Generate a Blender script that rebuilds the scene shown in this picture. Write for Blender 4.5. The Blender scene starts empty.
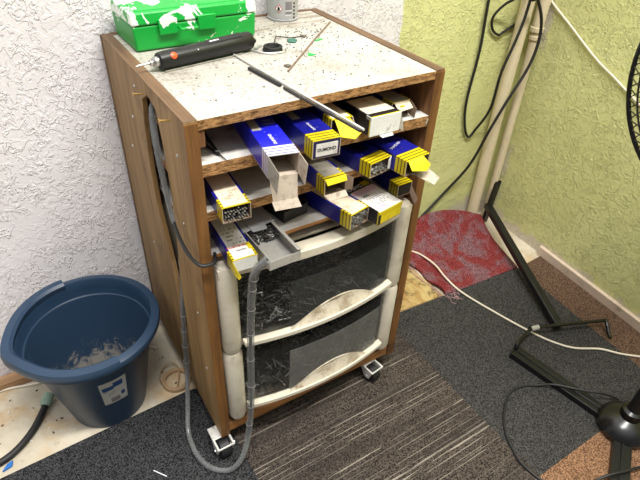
import bpy, bmesh, math, random
from mathutils import Vector, Matrix, Euler
random.seed(7)
C = bpy.context.collection
SC = bpy.context.scene
R = math.radians

# ------------------------------------------------------------------ camera, world, lights, exposure
cam_d = bpy.data.cameras.new('camera')
cam = bpy.data.objects.new('camera', cam_d)
C.objects.link(cam)
cam_d.sensor_width = 36.0
cam_d.lens = 533.3 / 640 * 36
cam_d.clip_start = 0.02
cam.location = (-0.2112, -0.6591, 1.1279)
cam.rotation_euler = Euler((0.91675, -0.041775, -0.562048), 'XYZ')
SC.camera = cam

world = bpy.data.worlds.new('world')
SC.world = world
world.use_nodes = True
bgn = world.node_tree.nodes['Background']
bgn.inputs['Color'].default_value = (0.97, 0.98, 1.0, 1)
bgn.inputs['Strength'].default_value = 0.30
# the rest of the room as soft surroundings: pale ceiling above, dimmer furniture and floor lower down
wt = world.node_tree
wtc = wt.nodes.new('ShaderNodeTexCoord'); wsx = wt.nodes.new('ShaderNodeSeparateXYZ'); wmr = wt.nodes.new('ShaderNodeMapRange')
wt.links.new(wtc.outputs['Generated'], wsx.inputs[0]); wt.links.new(wsx.outputs[2], wmr.inputs[0])
wmr.inputs[1].default_value = 0.48; wmr.inputs[2].default_value = 0.92
wmr.inputs[3].default_value = 0.20; wmr.inputs[4].default_value = 1.6
wt.links.new(wmr.outputs[0], bgn.inputs['Strength'])

def area(name, loc, target, sx, sy, power, col):
    ld = bpy.data.lights.new(name, 'AREA')
    ld.shape = 'RECTANGLE'; ld.size = sx; ld.size_y = sy
    ld.energy = power; ld.color = col
    o = bpy.data.objects.new(name, ld); C.objects.link(o)
    o.location = loc
    d = Vector(target) - Vector(loc)
    o.rotation_euler = d.to_track_quat('-Z', 'Y').to_euler()
    return o
area('ceiling_tube_light', (-0.05, -0.75, 3.0), (0.15, 0.1, 0.0), 1.0, 0.14, 70, (1.0, 0.985, 0.95))
area('right_fill_light', (0.9, -0.95, 3.0), (0.9, 0.0, 0.2), 1.0, 0.14, 52, (1.0, 0.97, 0.9))  # fill lamp added to brighten the right side, no known fixture there

SC.view_settings.view_transform = 'Standard'
SC.view_settings.look = 'None'
SC.view_settings.gamma = 1.0
SC.view_settings.use_curve_mapping = False
SC.view_settings.exposure = 0.0

# ------------------------------------------------------------------ materials
def lin(c):
    def f(v):
        v = v / 255.0
        return v / 12.92 if v <= 0.04045 else ((v + 0.055) / 1.055) ** 2.4
    return (f(c[0]), f(c[1]), f(c[2]), 1.0)

class NT:
    """small node builder"""
    def __init__(s, name):
        s.m = bpy.data.materials.new(name); s.m.use_nodes = True
        s.t = s.m.node_tree; s.n = s.t.nodes
        s.b = s.n['Principled BSDF']; s.out = s.n['Material Output']
        s.tc = s.n.new('ShaderNodeTexCoord')
    def put(s, sock, v):
        if hasattr(v, 'is_linked') or isinstance(v, bpy.types.NodeSocket): s.t.links.new(v, sock)
        else: sock.default_value = v
    def co(s, scale=(1, 1, 1), loc=(0, 0, 0), rot=(0, 0, 0), src='Object'):
        mp = s.n.new('ShaderNodeMapping')
        s.t.links.new(s.tc.outputs[src], mp.inputs[0])
        mp.inputs['Scale'].default_value = scale
        mp.inputs['Location'].default_value = loc
        mp.inputs['Rotation'].default_value = rot
        return mp.outputs[0]
    def noise(s, vec, scale, detail=3, rough=0.55, dist=0.0):
        k = s.n.new('ShaderNodeTexNoise')
        s.t.links.new(vec, k.inputs['Vector'])
        k.inputs['Scale'].default_value = scale; k.inputs['Detail'].default_value = detail
        k.inputs['Roughness'].default_value = rough; k.inputs['Distortion'].default_value = dist
        return k.outputs[0]
    def voro(s, vec, scale, feature='F1', out=0, rnd=1.0):
        k = s.n.new('ShaderNodeTexVoronoi'); k.feature = feature
        s.t.links.new(vec, k.inputs['Vector']); k.inputs['Scale'].default_value = scale
        k.inputs['Randomness'].default_value = rnd
        return k.outputs[out]
    def math(s, op, a, b=0.0, c=None, clamp=False):
        k = s.n.new('ShaderNodeMath'); k.operation = op; k.use_clamp = clamp
        s.put(k.inputs[0], a); s.put(k.inputs[1], b)
        if c is not None: s.put(k.inputs[2], c)
        return k.outputs[0]
    def ramp(s, v, lo, hi, a=0.0, b=1.0):
        k = s.n.new('ShaderNodeMapRange'); k.interpolation_type = 'SMOOTHSTEP'
        s.put(k.inputs[0], v); k.inputs[1].default_value = lo; k.inputs[2].default_value = hi
        k.inputs[3].default_value = a; k.inputs[4].default_value = b
        return k.outputs[0]
    def mix(s, f, a, b):
        k = s.n.new('ShaderNodeMix'); k.data_type = 'RGBA'
        s.put(k.inputs[0], f); s.put(k.inputs[6], a); s.put(k.inputs[7], b)
        return k.outputs[2]
    def xyz(s, vec=None):
        k = s.n.new('ShaderNodeSeparateXYZ')
        s.t.links.new(vec if vec is not None else s.tc.outputs['Object'], k.inputs[0])
        return k.outputs
    def bump(s, h, strength=0.5, dist=0.002):
        k = s.n.new('ShaderNodeBump'); k.inputs['Strength'].default_value = strength
        k.inputs['Distance'].default_value = dist
        s.t.links.new(h, k.inputs['Height']); s.t.links.new(k.outputs[0], s.b.inputs['Normal'])
    def color(s, c): s.put(s.b.inputs['Base Color'], c)
    def set(s, rough=0.5, metal=0.0, spec=0.5):
        s.put(s.b.inputs['Roughness'], rough); s.b.inputs['Metallic'].default_value = metal
        s.b.inputs['Specular IOR Level'].default_value = spec
        return s.m

def plain(name, c, rough=0.5, metal=0.0, var=0.12, scale=40, spec=0.5, bump=0.0):
    k = NT(name); v = k.co()
    n = k.noise(v, scale, 4)
    c1 = lin(c); c2 = tuple(x * (1 - var) for x in c1[:3]) + (1,)
    c3 = tuple(min(1, x * (1 + var)) for x in c1[:3]) + (1,)
    k.color(k.mix(k.ramp(n, 0.3, 0.7), c2, c3))
    if bump: k.bump(n, bump, 0.001)
    return k.set(rough, metal, spec)

def grimy(name, c, dirt, amount=0.5, rough=0.5, metal=0.0, scale=14, fine=90, spec=0.5):
    k = NT(name); v = k.co()
    a = k.ramp(k.noise(v, scale, 6, 0.65), 0.62 - 0.25 * amount, 0.85 - 0.2 * amount)
    b = k.ramp(k.noise(v, fine, 3, 0.6), 0.50, 0.72)
    f = k.math('ADD', k.math('MULTIPLY', a, 0.75), k.math('MULTIPLY', b, 0.35 * amount), clamp=True)
    k.color(k.mix(f, lin(c), lin(dirt)))
    return k.set(rough, metal, spec)

def wood(name, c1, c2, c3, axis='z', rough=0.6, stain=0.4):
    k = NT(name)
    sc = {'z': (38, 38, 2.2), 'x': (2.2, 38, 38), 'y': (38, 2.2, 38)}[axis]
    v = k.co(sc)
    n = k.noise(v, 1.0, 5, 0.6, 0.6)
    v2 = k.co({'z': (160, 160, 7), 'x': (7, 160, 160), 'y': (160, 7, 160)}[axis])
    n2 = k.noise(v2, 1.0, 3, 0.6)
    base = k.mix(k.ramp(n, 0.32, 0.68), lin(c1), lin(c2))
    base = k.mix(k.math('MULTIPLY', k.ramp(n2, 0.45, 0.75), 0.45), base, lin(c3))
    st = k.ramp(k.noise(k.co(), 7, 6, 0.7), 0.52, 0.74)
    base = k.mix(k.math('MULTIPLY', st, stain), base, lin((58, 42, 32)))
    k.color(base); k.bump(n2, 0.35, 0.001)
    return k.set(rough, 0, 0.35)

def stucco(name, paint, fr=(48, 85), dist=0.0013):
    """roller-pattern plaster: short worm-like ridges; paint is called with the builder to give the colour"""
    k = NT(name)
    v = k.co()
    n = k.noise(v, fr[0], 3.0, 0.6, 0.9)
    h = k.ramp(n, 0.50, 0.57)
    n3 = k.noise(k.co((1, 1, .55), loc=(7, 5, 1), rot=(0.5, 0.6, 0.5)), fr[1], 2, 0.5, 0.7)
    r2 = k.ramp(k.math('ABSOLUTE', k.math('SUBTRACT', n3, 0.5)), 0.0, 0.07, 1.0, 0.0)
    m2 = k.ramp(k.noise(k.co(loc=(1, 9, 4)), 24, 2), 0.46, 0.56)
    h = k.math('ADD', k.math('MULTIPLY', h, 0.75), k.math('MULTIPLY', k.math('MULTIPLY', r2, m2), 0.8))
    # a few spots were smoothed over
    flat = k.ramp(k.noise(k.co(loc=(12, 2, 8)), 7, 2), 0.60, 0.68, 1.0, 0.35)
    h = k.math('MULTIPLY', h, flat)
    h = k.math('ADD', h, k.math('MULTIPLY', k.noise(v, 190, 3), 0.30))
    k.color(paint(k))
    k.bump(h, 0.9, dist)
    return k.set(0.75, 0, 0.25)

def carpet(name, cols, scale=520, stripes=False, blotch=None):
    k = NT(name); v = k.co()
    vo = k.voro(v, scale, 'F1', 1)
    sep = k.n.new('ShaderNodeSeparateColor'); k.t.links.new(vo, sep.inputs[0])
    rnd = sep.outputs[0]
    n2 = k.noise(v, scale * 0.9, 2)
    f = k.math('ADD', k.math('MULTIPLY', rnd, 0.75), k.math('MULTIPLY', n2, 0.25))
    col = k.mix(k.ramp(f, 0.25, 0.75), lin(cols[0]), lin(cols[1]))
    if stripes:
        y = k.xyz()[1]
        vs = k.co((3.0, 150, 1))
        s1 = k.noise(k.co((0.0, 170, 0.0)), 1.0, 2, 0.8)
        s1 = k.ramp(s1, 0.53, 0.60)
        brk = k.ramp(k.noise(k.co((11, 170, 1)), 1.0, 2), 0.40, 0.54)
        col = k.mix(k.math('MULTIPLY', k.math('MULTIPLY', s1, brk), k.ramp(k.noise(k.co((0.6, 16, 1), loc=(1, 7, 0)), 1.0, 1), 0.42, 0.56, 0.18, 0.95)), col, lin(cols[2]))
        s3 = k.ramp(k.noise(k.co((1.5, 18, 1), loc=(4, 2, 0)), 1.0, 1), 0.40, 0.60)
        col = k.mix(k.math('MULTIPLY', s3, 0.45), col, lin(cols[3]))
    if blotch:
        b = k.noise(v, blotch[1], 5, 0.65, 0.4)
        col2 = k.mix(k.ramp(f, 0.25, 0.75), lin(blotch[0][0]), lin(blotch[0][1]))
        col = k.mix(k.math('MULTIPLY', k.ramp(k.math('ADD', b, k.math('MULTIPLY', n2, 0.12)), 0.50, 0.66), 0.85), col, col2)
    k.color(col)
    k.bump(k.math('ADD', rnd, n2), 0.8, 0.003)
    return k.set(0.95, 0, 0.1)

M = {}
def white_paint(k):
    n = k.noise(k.co(), 3.0, 4)
    return k.mix(k.ramp(n, 0.3, 0.7), lin((222, 217, 219)), lin((233, 229, 230)))
def green_mix(k):
    n = k.noise(k.co(), 4.0, 4)
    return k.mix(k.ramp(n, 0.3, 0.7), lin((205, 206, 142)), lin((216, 217, 154)))
def back_paint(k):
    x = k.xyz(); g = green_mix(k); w = white_paint(k)
    e = k.math('ADD', x[0], k.math('MULTIPLY', k.noise(k.co(), 18, 3), 0.03))
    g2 = k.mix(k.ramp(e, 0.752, 0.762), w, g)
    # bare plaster low down by the corner
    low = k.ramp(k.math('ADD', x[2], k.math('MULTIPLY', k.noise(k.co(), 14, 5), 0.30)), 0.19, 0.27, 1.0, 0.0)
    nx = k.ramp(x[0], 1.02, 1.14)
    return k.mix(k.math('MULTIPLY', low, nx), g2, lin((196, 186, 170)))
def right_paint(k):
    x = k.xyz(); g = green_mix(k)
    # worn, unpainted plaster beside the corner and along the bottom (local x runs along the wall from the corner)
    nn = k.math('MULTIPLY', k.noise(k.co(), 16, 5, 0.7), 0.12)
    d1 = k.ramp(k.math('ADD', x[0], nn), 0.085, 0.125, 1.0, 0.0)
    d1 = k.math('MULTIPLY', d1, k.ramp(k.math('ADD', x[2], nn), 0.26, 0.40, 1.0, 0.0))
    d2 = k.ramp(k.math('ADD', x[2], nn), 0.085, 0.115, 1.0, 0.0)
    up = k.math('MULTIPLY', k.ramp(k.math('ADD', x[0], nn), 0.10, 0.13, 1.0, 0.0), k.ramp(k.math('ABSOLUTE', k.math('SUBTRACT', x[2], 0.70)), 0.03, 0.09, 1.0, 0.0))
    f = k.math('MAXIMUM', k.math('MAXIMUM', d1, d2), up)
    return k.mix(k.math('MULTIPLY', f, 0.85), g, lin((206, 196, 184)))
M['wall_back'] = stucco('plaster_back', back_paint)
M['wall_right'] = stucco('plaster_right', right_paint, (60, 88), 0.0020)

def floor_mat():
    k = NT('bare_screed'); v = k.co()
    a = k.noise(v, 9, 6, 0.65, 0.4)
    col = k.mix(k.ramp(a, 0.35, 0.65), lin((186, 176, 156)), lin((208, 198, 178)))
    o = k.ramp(k.noise(k.co(loc=(2, 3, 0)), 7, 5, 0.6, 0.5), 0.50, 0.66)
    col = k.mix(k.math('MULTIPLY', o, 0.55), col, lin((186, 148, 92)))
    d = k.ramp(k.noise(k.co(loc=(5, 1, 0)), 30, 5, 0.7), 0.60, 0.75)
    col = k.mix(k.math('MULTIPLY', d, 0.6), col, lin((110, 88, 62)))
    k.color(col); k.bump(a, 0.4, 0.002)
    return k.set(0.7, 0, 0.3)
M['floor'] = floor_mat()
M['c_dark'] = carpet('carpet_dark', [(26, 26, 28), (78, 78, 80)])
M['c_strip'] = carpet('carpet_striped', [(38, 33, 31), (102, 92, 84), (176, 165, 152), (54, 48, 46)], 520, True)
M['c_grey'] = carpet('carpet_grey', [(40, 40, 40), (86, 84, 82)])
M['c_red'] = carpet('carpet_red', [(104, 38, 40), (154, 70, 70)], 520, False, (((96, 66, 74), (152, 122, 128)), 15))
M['c_brown'] = carpet('carpet_brown', [(68, 52, 42), (130, 104, 86)])
M['c_tan'] = carpet('carpet_tan', [(94, 68, 50), (172, 132, 102)])

M['panel_wood'] = wood('panel_wood', (132, 102, 64), (164, 132, 88), (92, 70, 42), 'z', 0.6, 0.6)
M['edge_wood'] = wood('edge_wood', (106, 70, 36), (140, 98, 52), (60, 40, 24), 'z', 0.55, 0.85)
M['dark_edge'] = wood('dark_edge', (92, 70, 50), (116, 90, 66), (70, 52, 38), 'y', 0.6, 0.3)
M['inner_wood'] = wood('inner_wood', (112, 76, 48), (140, 98, 62), (72, 48, 32), 'z', 0.6, 0.8)
M['rail_wood'] = wood('rail_wood', (150, 100, 56), (172, 120, 70), (110, 74, 44), 'x', 0.6, 0.3)
def chip():
    k = NT('chipboard_edge'); v = k.co((60, 60, 190))
    a = k.noise(v, 1.0, 5, 0.75, 0.5)
    col = k.mix(k.ramp(a, 0.35, 0.62), lin((92, 62, 38)), lin((186, 142, 92)))
    d = k.ramp(k.noise(k.co((230, 230, 500)), 1.0, 2), 0.60, 0.68)
    col = k.mix(k.math('MULTIPLY', d, 0.7), col, lin((60, 40, 28)))
    k.color(col); k.bump(a, 0.6, 0.0015)
    return k.set(0.8, 0, 0.2)
M['chip'] = chip()
def laminate():
    k = NT('dirty_laminate'); v = k.co()
    base = k.mix(k.ramp(k.noise(v, 6, 5, 0.6), 0.35, 0.7), lin((188, 184, 176)), lin((166, 161, 152)))
    sm = k.ramp(k.noise(k.co(loc=(4, 2, 0)), 11, 6, 0.7), 0.50, 0.72)
    base = k.mix(k.math('MULTIPLY', sm, 0.5), base, lin((146, 136, 120)))
    sp = k.ramp(k.math('ADD', k.noise(k.co(), 150, 4, 0.75), k.math('MULTIPLY', k.noise(k.co(loc=(9, 9, 0)), 9, 3), 0.3)), 0.66, 0.80)
    base = k.mix(k.math('MULTIPLY', sp, 0.6), base, lin((96, 88, 76)))
    # long smears towards the back edge
    sl = k.ramp(k.noise(k.co((7, 70, 1), rot=(0, 0, 0.08)), 1.0, 4, 0.75), 0.46, 0.60)
    yb = k.ramp(k.xyz()[1], 0.27, 0.36)
    base = k.mix(k.math('MULTIPLY', k.math('MULTIPLY', sl, yb), 0.75), base, lin((120, 106, 88)))
    k.color(base)
    return k.set(0.5, 0, 0.4)
M['laminate'] = laminate()
M['shelf_top'] = grimy('shelf_laminate', (200, 196, 190), (112, 106, 100), 0.55, 0.5)
M['white_plastic'] = grimy('aged_white_plastic', (214, 206, 188), (140, 122, 92), 0.45, 0.42, 0, 12, 70)
M['handle_plastic'] = grimy('scuffed_handle_plastic', (216, 206, 186), (132, 108, 76), 0.8, 0.45, 0, 26, 150)
M['steel'] = plain('bare_steel', (190, 190, 188), 0.35, 0.9, 0.2, 60)
M['bright_rod'] = plain('bright_rod', (214, 212, 206), 0.25, 0.35, 0.08, 60)
M['dull_steel'] = grimy('dull_sheet_metal', (176, 173, 167), (104, 98, 90), 0.45, 0.42, 0.15, 20, 110)
M['dark_steel'] = plain('dark_steel', (62, 60, 60), 0.4, 0.6, 0.25, 60)
M['brass'] = plain('brass', (206, 170, 96), 0.35, 0.8, 0.15)
M['black'] = plain('black_rubber', (26, 26, 27), 0.55, 0, 0.2, 80)
M['black_gloss'] = plain('black_gloss_paint', (16, 16, 17), 0.25, 0, 0.15, 40, 0.6)
M['black_satin'] = plain('black_satin_metal', (21, 21, 22), 0.38, 0.1, 0.15, 40)
M['white_cable'] = plain('white_cable', (224, 214, 196), 0.5, 0, 0.06, 30)
M['cream'] = grimy('cream_pipe_paint', (216, 202, 170), (184, 170, 134), 0.4, 0.5, 0, 12, 60)
M['caster_zinc'] = grimy('caster_zinc', (222, 220, 214), (120, 112, 100), 0.4, 0.35, 0.2, 60, 160)
M['tan'] = grimy('card_inside', (186, 172, 156), (112, 96, 78), 0.55, 0.8, 0, 60, 200, 0.2)
M['tan_dark'] = grimy('card_dark', (128, 108, 92), (70, 56, 46), 0.5, 0.8, 0, 60, 200, 0.2)
M['paper'] = grimy('label_paper', (222, 206, 182), (150, 120, 88), 0.5, 0.7, 0, 50, 180, 0.25)
M['paper_white'] = grimy('label_white', (226, 222, 218), (170, 158, 150), 0.3, 0.6, 0, 40, 200, 0.3)
M['white_card'] = grimy('white_card', (226, 226, 222), (150, 148, 144), 0.35, 0.5, 0, 40, 160, 0.3)
M['grey_paper'] = grimy('label_grey', (150, 144, 134), (96, 88, 80), 0.5, 0.7, 0, 50, 180, 0.25)
M['yellow'] = grimy('yellow_print', (214, 192, 28), (140, 122, 36), 0.3, 0.45, 0, 60, 200, 0.4)
M['blue'] = plain('blue_print', (22, 26, 150), 0.35, 0, 0.12, 80)
M['navy'] = plain('navy_print', (14, 16, 70), 0.35, 0, 0.12, 80)
M['ink'] = plain('black_ink', (22, 20, 24), 0.5, 0, 0.1, 80)
M['grey_ink'] = plain('grey_ink', (120, 116, 118), 0.6, 0, 0.1, 80)
M['white_ink'] = plain('white_ink', (230, 230, 235), 0.5, 0, 0.04, 80)
M['pink_ink'] = plain('pink_ink', (214, 180, 196), 0.6, 0, 0.1, 60)
M['label_blue'] = plain('label_blue', (30, 64, 120), 0.5, 0, 0.1, 60)
M['orange'] = plain('orange_button', (240, 84, 34), 0.4, 0, 0.06, 60)
M['red_ink'] = plain('red_ink', (190, 50, 40), 0.5, 0, 0.05, 60)
M['can_grey'] = plain('can_grey', (168, 168, 168), 0.45, 0.1, 0.06, 50)
M['teal'] = plain('teal_chip', (52, 104, 88), 0.5, 0, 0.1, 60)
M['green_chip'] = plain('green_chip', (20, 170, 70), 0.5, 0, 0.05, 60)
M['mint'] = plain('mint_plastic', (150, 176, 156), 0.55, 0, 0.1, 60)
M['dirt'] = plain('debris', (92, 84, 74), 0.8, 0, 0.4, 300)
M['tape_brown'] = grimy('tan_tape', (176, 146, 112), (130, 104, 76), 0.4, 0.5)
M['blue_bit'] = plain('blue_bit', (30, 110, 190), 0.5)
M['bucket'] = plain('slate_blue_plastic', (38, 60, 84), 0.42, 0, 0.06, 20)
def bucket_floor():
    k = NT('bucket_residue'); a = k.noise(k.co((1, 1, 1)), 30, 6, 0.72, 1.2)
    z = k.xyz()[2]
    low = k.ramp(k.math('ADD', z, k.math('MULTIPLY', k.noise(k.co(), 16, 4), 0.10)), 0.06, 0.20, 0.24, -0.14)
    b = k.ramp(k.math('ADD', a, low), 0.50, 0.68)
    k.color(k.mix(b, lin((38, 60, 84)), lin((138, 134, 128))))
    return k.set(0.6, 0, 0.3)
M['bucket_floor'] = bucket_floor()
M['bucket_label'] = grimy('bucket_label', (176, 178, 174), (130, 130, 128), 0.3, 0.5, 0, 40, 200)

def green_case():
    k = NT('chipped_green_paint'); v = k.co()
    n = k.noise(v, 15, 5, 0.62, 1.3)
    x = k.xyz()
    # paint is knocked off mostly along the lid's rim
    rim = k.ramp(k.math('ABSOLUTE', k.math('SUBTRACT', x[2], 0.055)), 0.007, 0.020, 0.135, 0.0)
    fr = k.ramp(k.math('ADD', x[0], x[1]), 0.02, 0.10, 0.07, 0.0)
    s = k.math('ADD', n, k.math('ADD', rim, fr))
    f = k.ramp(s, 0.668, 0.676)
    k.color(k.mix(f, lin((10, 158, 56)), lin((226, 236, 224))))
    k.bump(f, 0.3, 0.0006)
    return k.set(0.4, 0, 0.5)
M['green_case'] = green_case()

def clear(name, tint, tr, rough=0.15):
    k = NT(name)
    k.color(lin(tint)); k.set(rough, 0, 0.5)
    t = k.n.new('ShaderNodeBsdfTransparent')
    mx = k.n.new('ShaderNodeMixShader'); mx.inputs[0].default_value = 1 - tr
    k.t.links.new(t.outputs[0], mx.inputs[1]); k.t.links.new(k.b.outputs[0], mx.inputs[2])
    sm = k.ramp(k.noise(k.co(), 12, 5, 0.7, 0.8), 0.40, 0.70)
    k.t.links.new(k.math('ADD', k.math('MULTIPLY', sm, 0.22), 1 - tr - 0.08, clamp=True), mx.inputs[0])
    k.t.links.new(mx.outputs[0], k.out.inputs[0])
    return k.m
M['smoke'] = clear('smoky_drawer_plastic', (52, 54, 55), 0.76, 0.15)
M['haze'] = clear('scuffed_drawer_window', (74, 76, 74), 0.68, 0.22)
M['haze2'] = clear('cloudy_drawer_window', (118, 118, 114), 0.45, 0.3)
M['hose'] = clear('clear_hose', (140, 142, 142), 0.52, 0.2)

def stripe_body(name, base, band, line, band_len=0.027, pitch=0.0078, sides=None):
    """carton print: plain colour with a striped band near the open end (local y = 0)"""
    k = NT(name); y = k.xyz()[1]
    inb = k.ramp(y, band_len, band_len + 0.0004, 1.0, 0.0)
    ph = k.math('FRACT', k.math('DIVIDE', y, pitch))
    ln = k.ramp(k.math('ABSOLUTE', k.math('SUBTRACT', ph, 0.5)), 0.11, 0.15, 1.0, 0.0)
    sc = k.ramp(k.noise(k.co(), 160, 4, 0.7), 0.62, 0.7)
    bc = k.mix(ln, lin(band), lin(line))
    bc = k.mix(k.math('MULTIPLY', sc, 0.5), bc, lin((90, 74, 50)))
    bb = k.mix(k.math('MULTIPLY', sc, 0.35), lin(base), lin((190, 190, 205)))
    k.color(k.mix(inb, bb, bc))
    return k.set(0.32, 0, 0.5)
M['sleeve'] = stripe_body('carton_blue_yellow', (20, 23, 128), (208, 186, 20), (24, 20, 24))
M['sleeve_w'] = stripe_body('carton_blue_white', (24, 28, 176), (196, 192, 200), (52, 48, 150))
M['sleeve_k'] = stripe_body('carton_black', (24, 22, 30), (208, 186, 30), (24, 20, 24), 0.004)

# ------------------------------------------------------------------ mesh helpers
class MB:
    def __init__(s): s.bm = bmesh.new(); s.mats = []
    def mi(s, m):
        m = M[m] if isinstance(m, str) else m
        if m not in s.mats: s.mats.append(m)
        return s.mats.index(m)
    def face(s, vs, m, smooth=False):
        try: f = s.bm.faces.new(vs)
        except ValueError: return None
        f.material_index = s.mi(m); f.smooth = smooth; return f
    def hexa(s, p, m):
        """8 points: bottom ring of 4 then top ring of 4; m a material or dict side->material"""
        v = [s.bm.verts.new(q) for q in p]
        g = (lambda k: m.get(k, m['*'])) if isinstance(m, dict) else (lambda k: m)
        s.face([v[3], v[2], v[1], v[0]], g('bottom')); s.face(v[4:8], g('top'))
        for i, nme in enumerate(('front', 'right', 'back', 'left')):
            j = (i + 1) % 4
            s.face([v[i], v[j], v[4 + j], v[4 + i]], g(nme))
        return s
    def box(s, a, b, m):
        x0, y0, z0 = a; x1, y1, z1 = b
        return s.hexa([(x0, y0, z0), (x1, y0, z0), (x1, y1, z0), (x0, y1, z0), (x0, y0, z1), (x1, y0, z1), (x1, y1, z1), (x0, y1, z1)], m)
    def bar(s, a, b, w, h, m, up=(0, 0, 1)):
        a = Vector(a); b = Vector(b); d = (b - a).normalized()
        u = Vector(up); sd = d.cross(u).normalized(); u = sd.cross(d).normalized()
        p = []
        for q in (a, b):
            p.append([q - sd * w / 2 - u * h / 2, q + sd * w / 2 - u * h / 2, q + sd * w / 2 + u * h / 2, q - sd * w / 2 + u * h / 2])
        v = [[s.bm.verts.new(x) for x in r] for r in p]
        s.face(v[0][::-1], m); s.face(v[1], m)
        for i in range(4):
            j = (i + 1) % 4; s.face([v[0][i], v[0][j], v[1][j], v[1][i]], m)
        return s
    def prism(s, pts, off, m, side=None):
        off = Vector(off)
        a = [s.bm.verts.new(p) for p in pts]; b = [s.bm.verts.new(Vector(p) + off) for p in pts]
        s.face(a, m); s.face(b[::-1], m)
        for i in range(len(pts)):
            j = (i + 1) % len(pts); s.face([a[j], a[i], b[i], b[j]], side or m)
        return s
    def tube(s, pts, r, m, n=10, smooth=True, cap=True, sub=0, sq=1.0):
        pts = [Vector(p) for p in pts]
        rs = list(r) if isinstance(r, (list, tuple)) else [r] * len(pts)
        if sub:
            P = []; RR = []
            for i in range(len(pts) - 1):
                p0 = pts[max(i - 1, 0)]; p1 = pts[i]; p2 = pts[i + 1]; p3 = pts[min(i + 2, len(pts) - 1)]
                for k in range(sub):
                    t = k / sub
                    P.append(0.5 * ((2 * p1) + (-p0 + p2) * t + (2 * p0 - 5 * p1 + 4 * p2 - p3) * t * t + (-p0 + 3 * p1 - 3 * p2 + p3) * t ** 3))
                    RR.append(rs[i] * (1 - t) + rs[i + 1] * t)
            P.append(pts[-1]); RR.append(rs[-1]); pts, rs = P, RR
        rings = []; nrm = None
        for i, p in enumerate(pts):
            d = (pts[min(i + 1, len(pts) - 1)] - pts[max(i - 1, 0)]).normalized()
            if nrm is None:
                nrm = d.orthogonal().normalized()
            nrm = (nrm - d * nrm.dot(d)).normalized(); bi = d.cross(nrm)
            rings.append([s.bm.verts.new(p + (nrm * math.cos(a) + bi * math.sin(a) * sq) * rs[i]) for a in [2 * math.pi * q / n for q in range(n)]])
        for a, b in zip(rings, rings[1:]):
            for q in range(n):
                w = (q + 1) % n; s.face([a[q], a[w], b[w], b[q]], m, smooth)
        if cap: s.face(rings[0][::-1], m); s.face(rings[-1], m)
        return s
    def lathe(s, prof, m, n=48, c=(0, 0, 0), axis=None, fn=None, smooth=True, close=False):
        """prof: (r, z); fn(r, z, angle) may change r and z"""
        q = Matrix.Identity(3) if axis is None else Vector((0, 0, 1)).rotation_difference(Vector(axis)).to_matrix()
        rings = []
        for (r, z) in prof:
            ring = []
            for i in range(n):
                a = 2 * math.pi * i / n
                rr, zz = (r, z) if fn is None else fn(r, z, a)
                ring.append(s.bm.verts.new(Vector(c) + q @ Vector((rr * math.cos(a), rr * math.sin(a), zz))))
            rings.append(ring)
        prs = list(zip(rings, rings[1:])) + ([(rings[-1], rings[0])] if close else [])
        mm = m if isinstance(m, (list, tuple)) else [m] * len(prs)
        for (a, b), mt in zip(prs, mm):
            for i in range(n):
                j = (i + 1) % n; s.face([a[i], a[j], b[j], b[i]], mt, smooth)
        if not close:
            if prof[0][0] > 1e-6: s.face(rings[0][::-1], mm[0])
            if prof[-1][0] > 1e-6: s.face(rings[-1], mm[-1])
        return s
    def torus(s, c, R_, r, m, axis=(0, 0, 1), n=48, k=8):
        return s.lathe([(R_ + r * math.cos(2 * math.pi * i / k), r * math.sin(2 * math.pi * i / k)) for i in range(k)], m, n, c, axis, close=True)
    def build(s, name, parent=None, bevel=0.0, fix=True, seg=2):
        if fix: bmesh.ops.recalc_face_normals(s.bm, faces=s.bm.faces)
        me = bpy.data.meshes.new(name); s.bm.to_mesh(me); s.bm.free()
        me.set_sharp_from_angle(angle=R(32))
        for m in s.mats: me.materials.append(m)
        o = bpy.data.objects.new(name, me); C.objects.link(o)
        if parent is not None: o.parent = parent
        if bevel:
            b = o.modifiers.new('bevel', 'BEVEL'); b.width = bevel; b.segments = seg; b.limit_method = 'ANGLE'; b.angle_limit = R(40)
        return o

def tag(o, label=None, cat=None, group=None, kind=None):
    if label: o['label'] = label
    if cat: o['category'] = cat
    if group: o['group'] = group
    if kind: o['kind'] = kind
    return o
def empty(name, loc, rz=0.0, label=None, cat=None, group=None):
    o = bpy.data.objects.new(name, None); C.objects.link(o)
    o.empty_display_size = 0.05
    o.location = loc; o.rotation_euler = (0, 0, rz)
    return tag(o, label, cat, group)
def text(name, body, size, m, parent, loc, rot, depth=0.0002, sx=1.0, bold=False):
    cu = bpy.data.curves.new(name, 'FONT'); cu.body = body; cu.size = size; cu.extrude = depth
    cu.align_x = 'CENTER'; cu.align_y = 'CENTER'
    if bold: cu.offset = size * 0.02
    tmp = bpy.data.objects.new(name, cu); C.objects.link(tmp)
    dg = bpy.context.evaluated_depsgraph_get(); dg.update()
    me = bpy.data.meshes.new_from_object(tmp.evaluated_get(dg))
    bpy.data.objects.remove(tmp)
    me.materials.clear(); me.materials.append(M[m])
    o = bpy.data.objects.new(name, me); C.objects.link(o)
    o.parent = parent; o.location = loc; o.rotation_euler = rot; o.scale = (sx, 1, 1)
    return o

# ------------------------------------------------------------------ the setting
f = MB(); f.box((-1.6, -1.8, -0.08), (2.0, 0.75, 0.0), 'floor')
tag(f.build('floor'), kind='structure')
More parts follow.
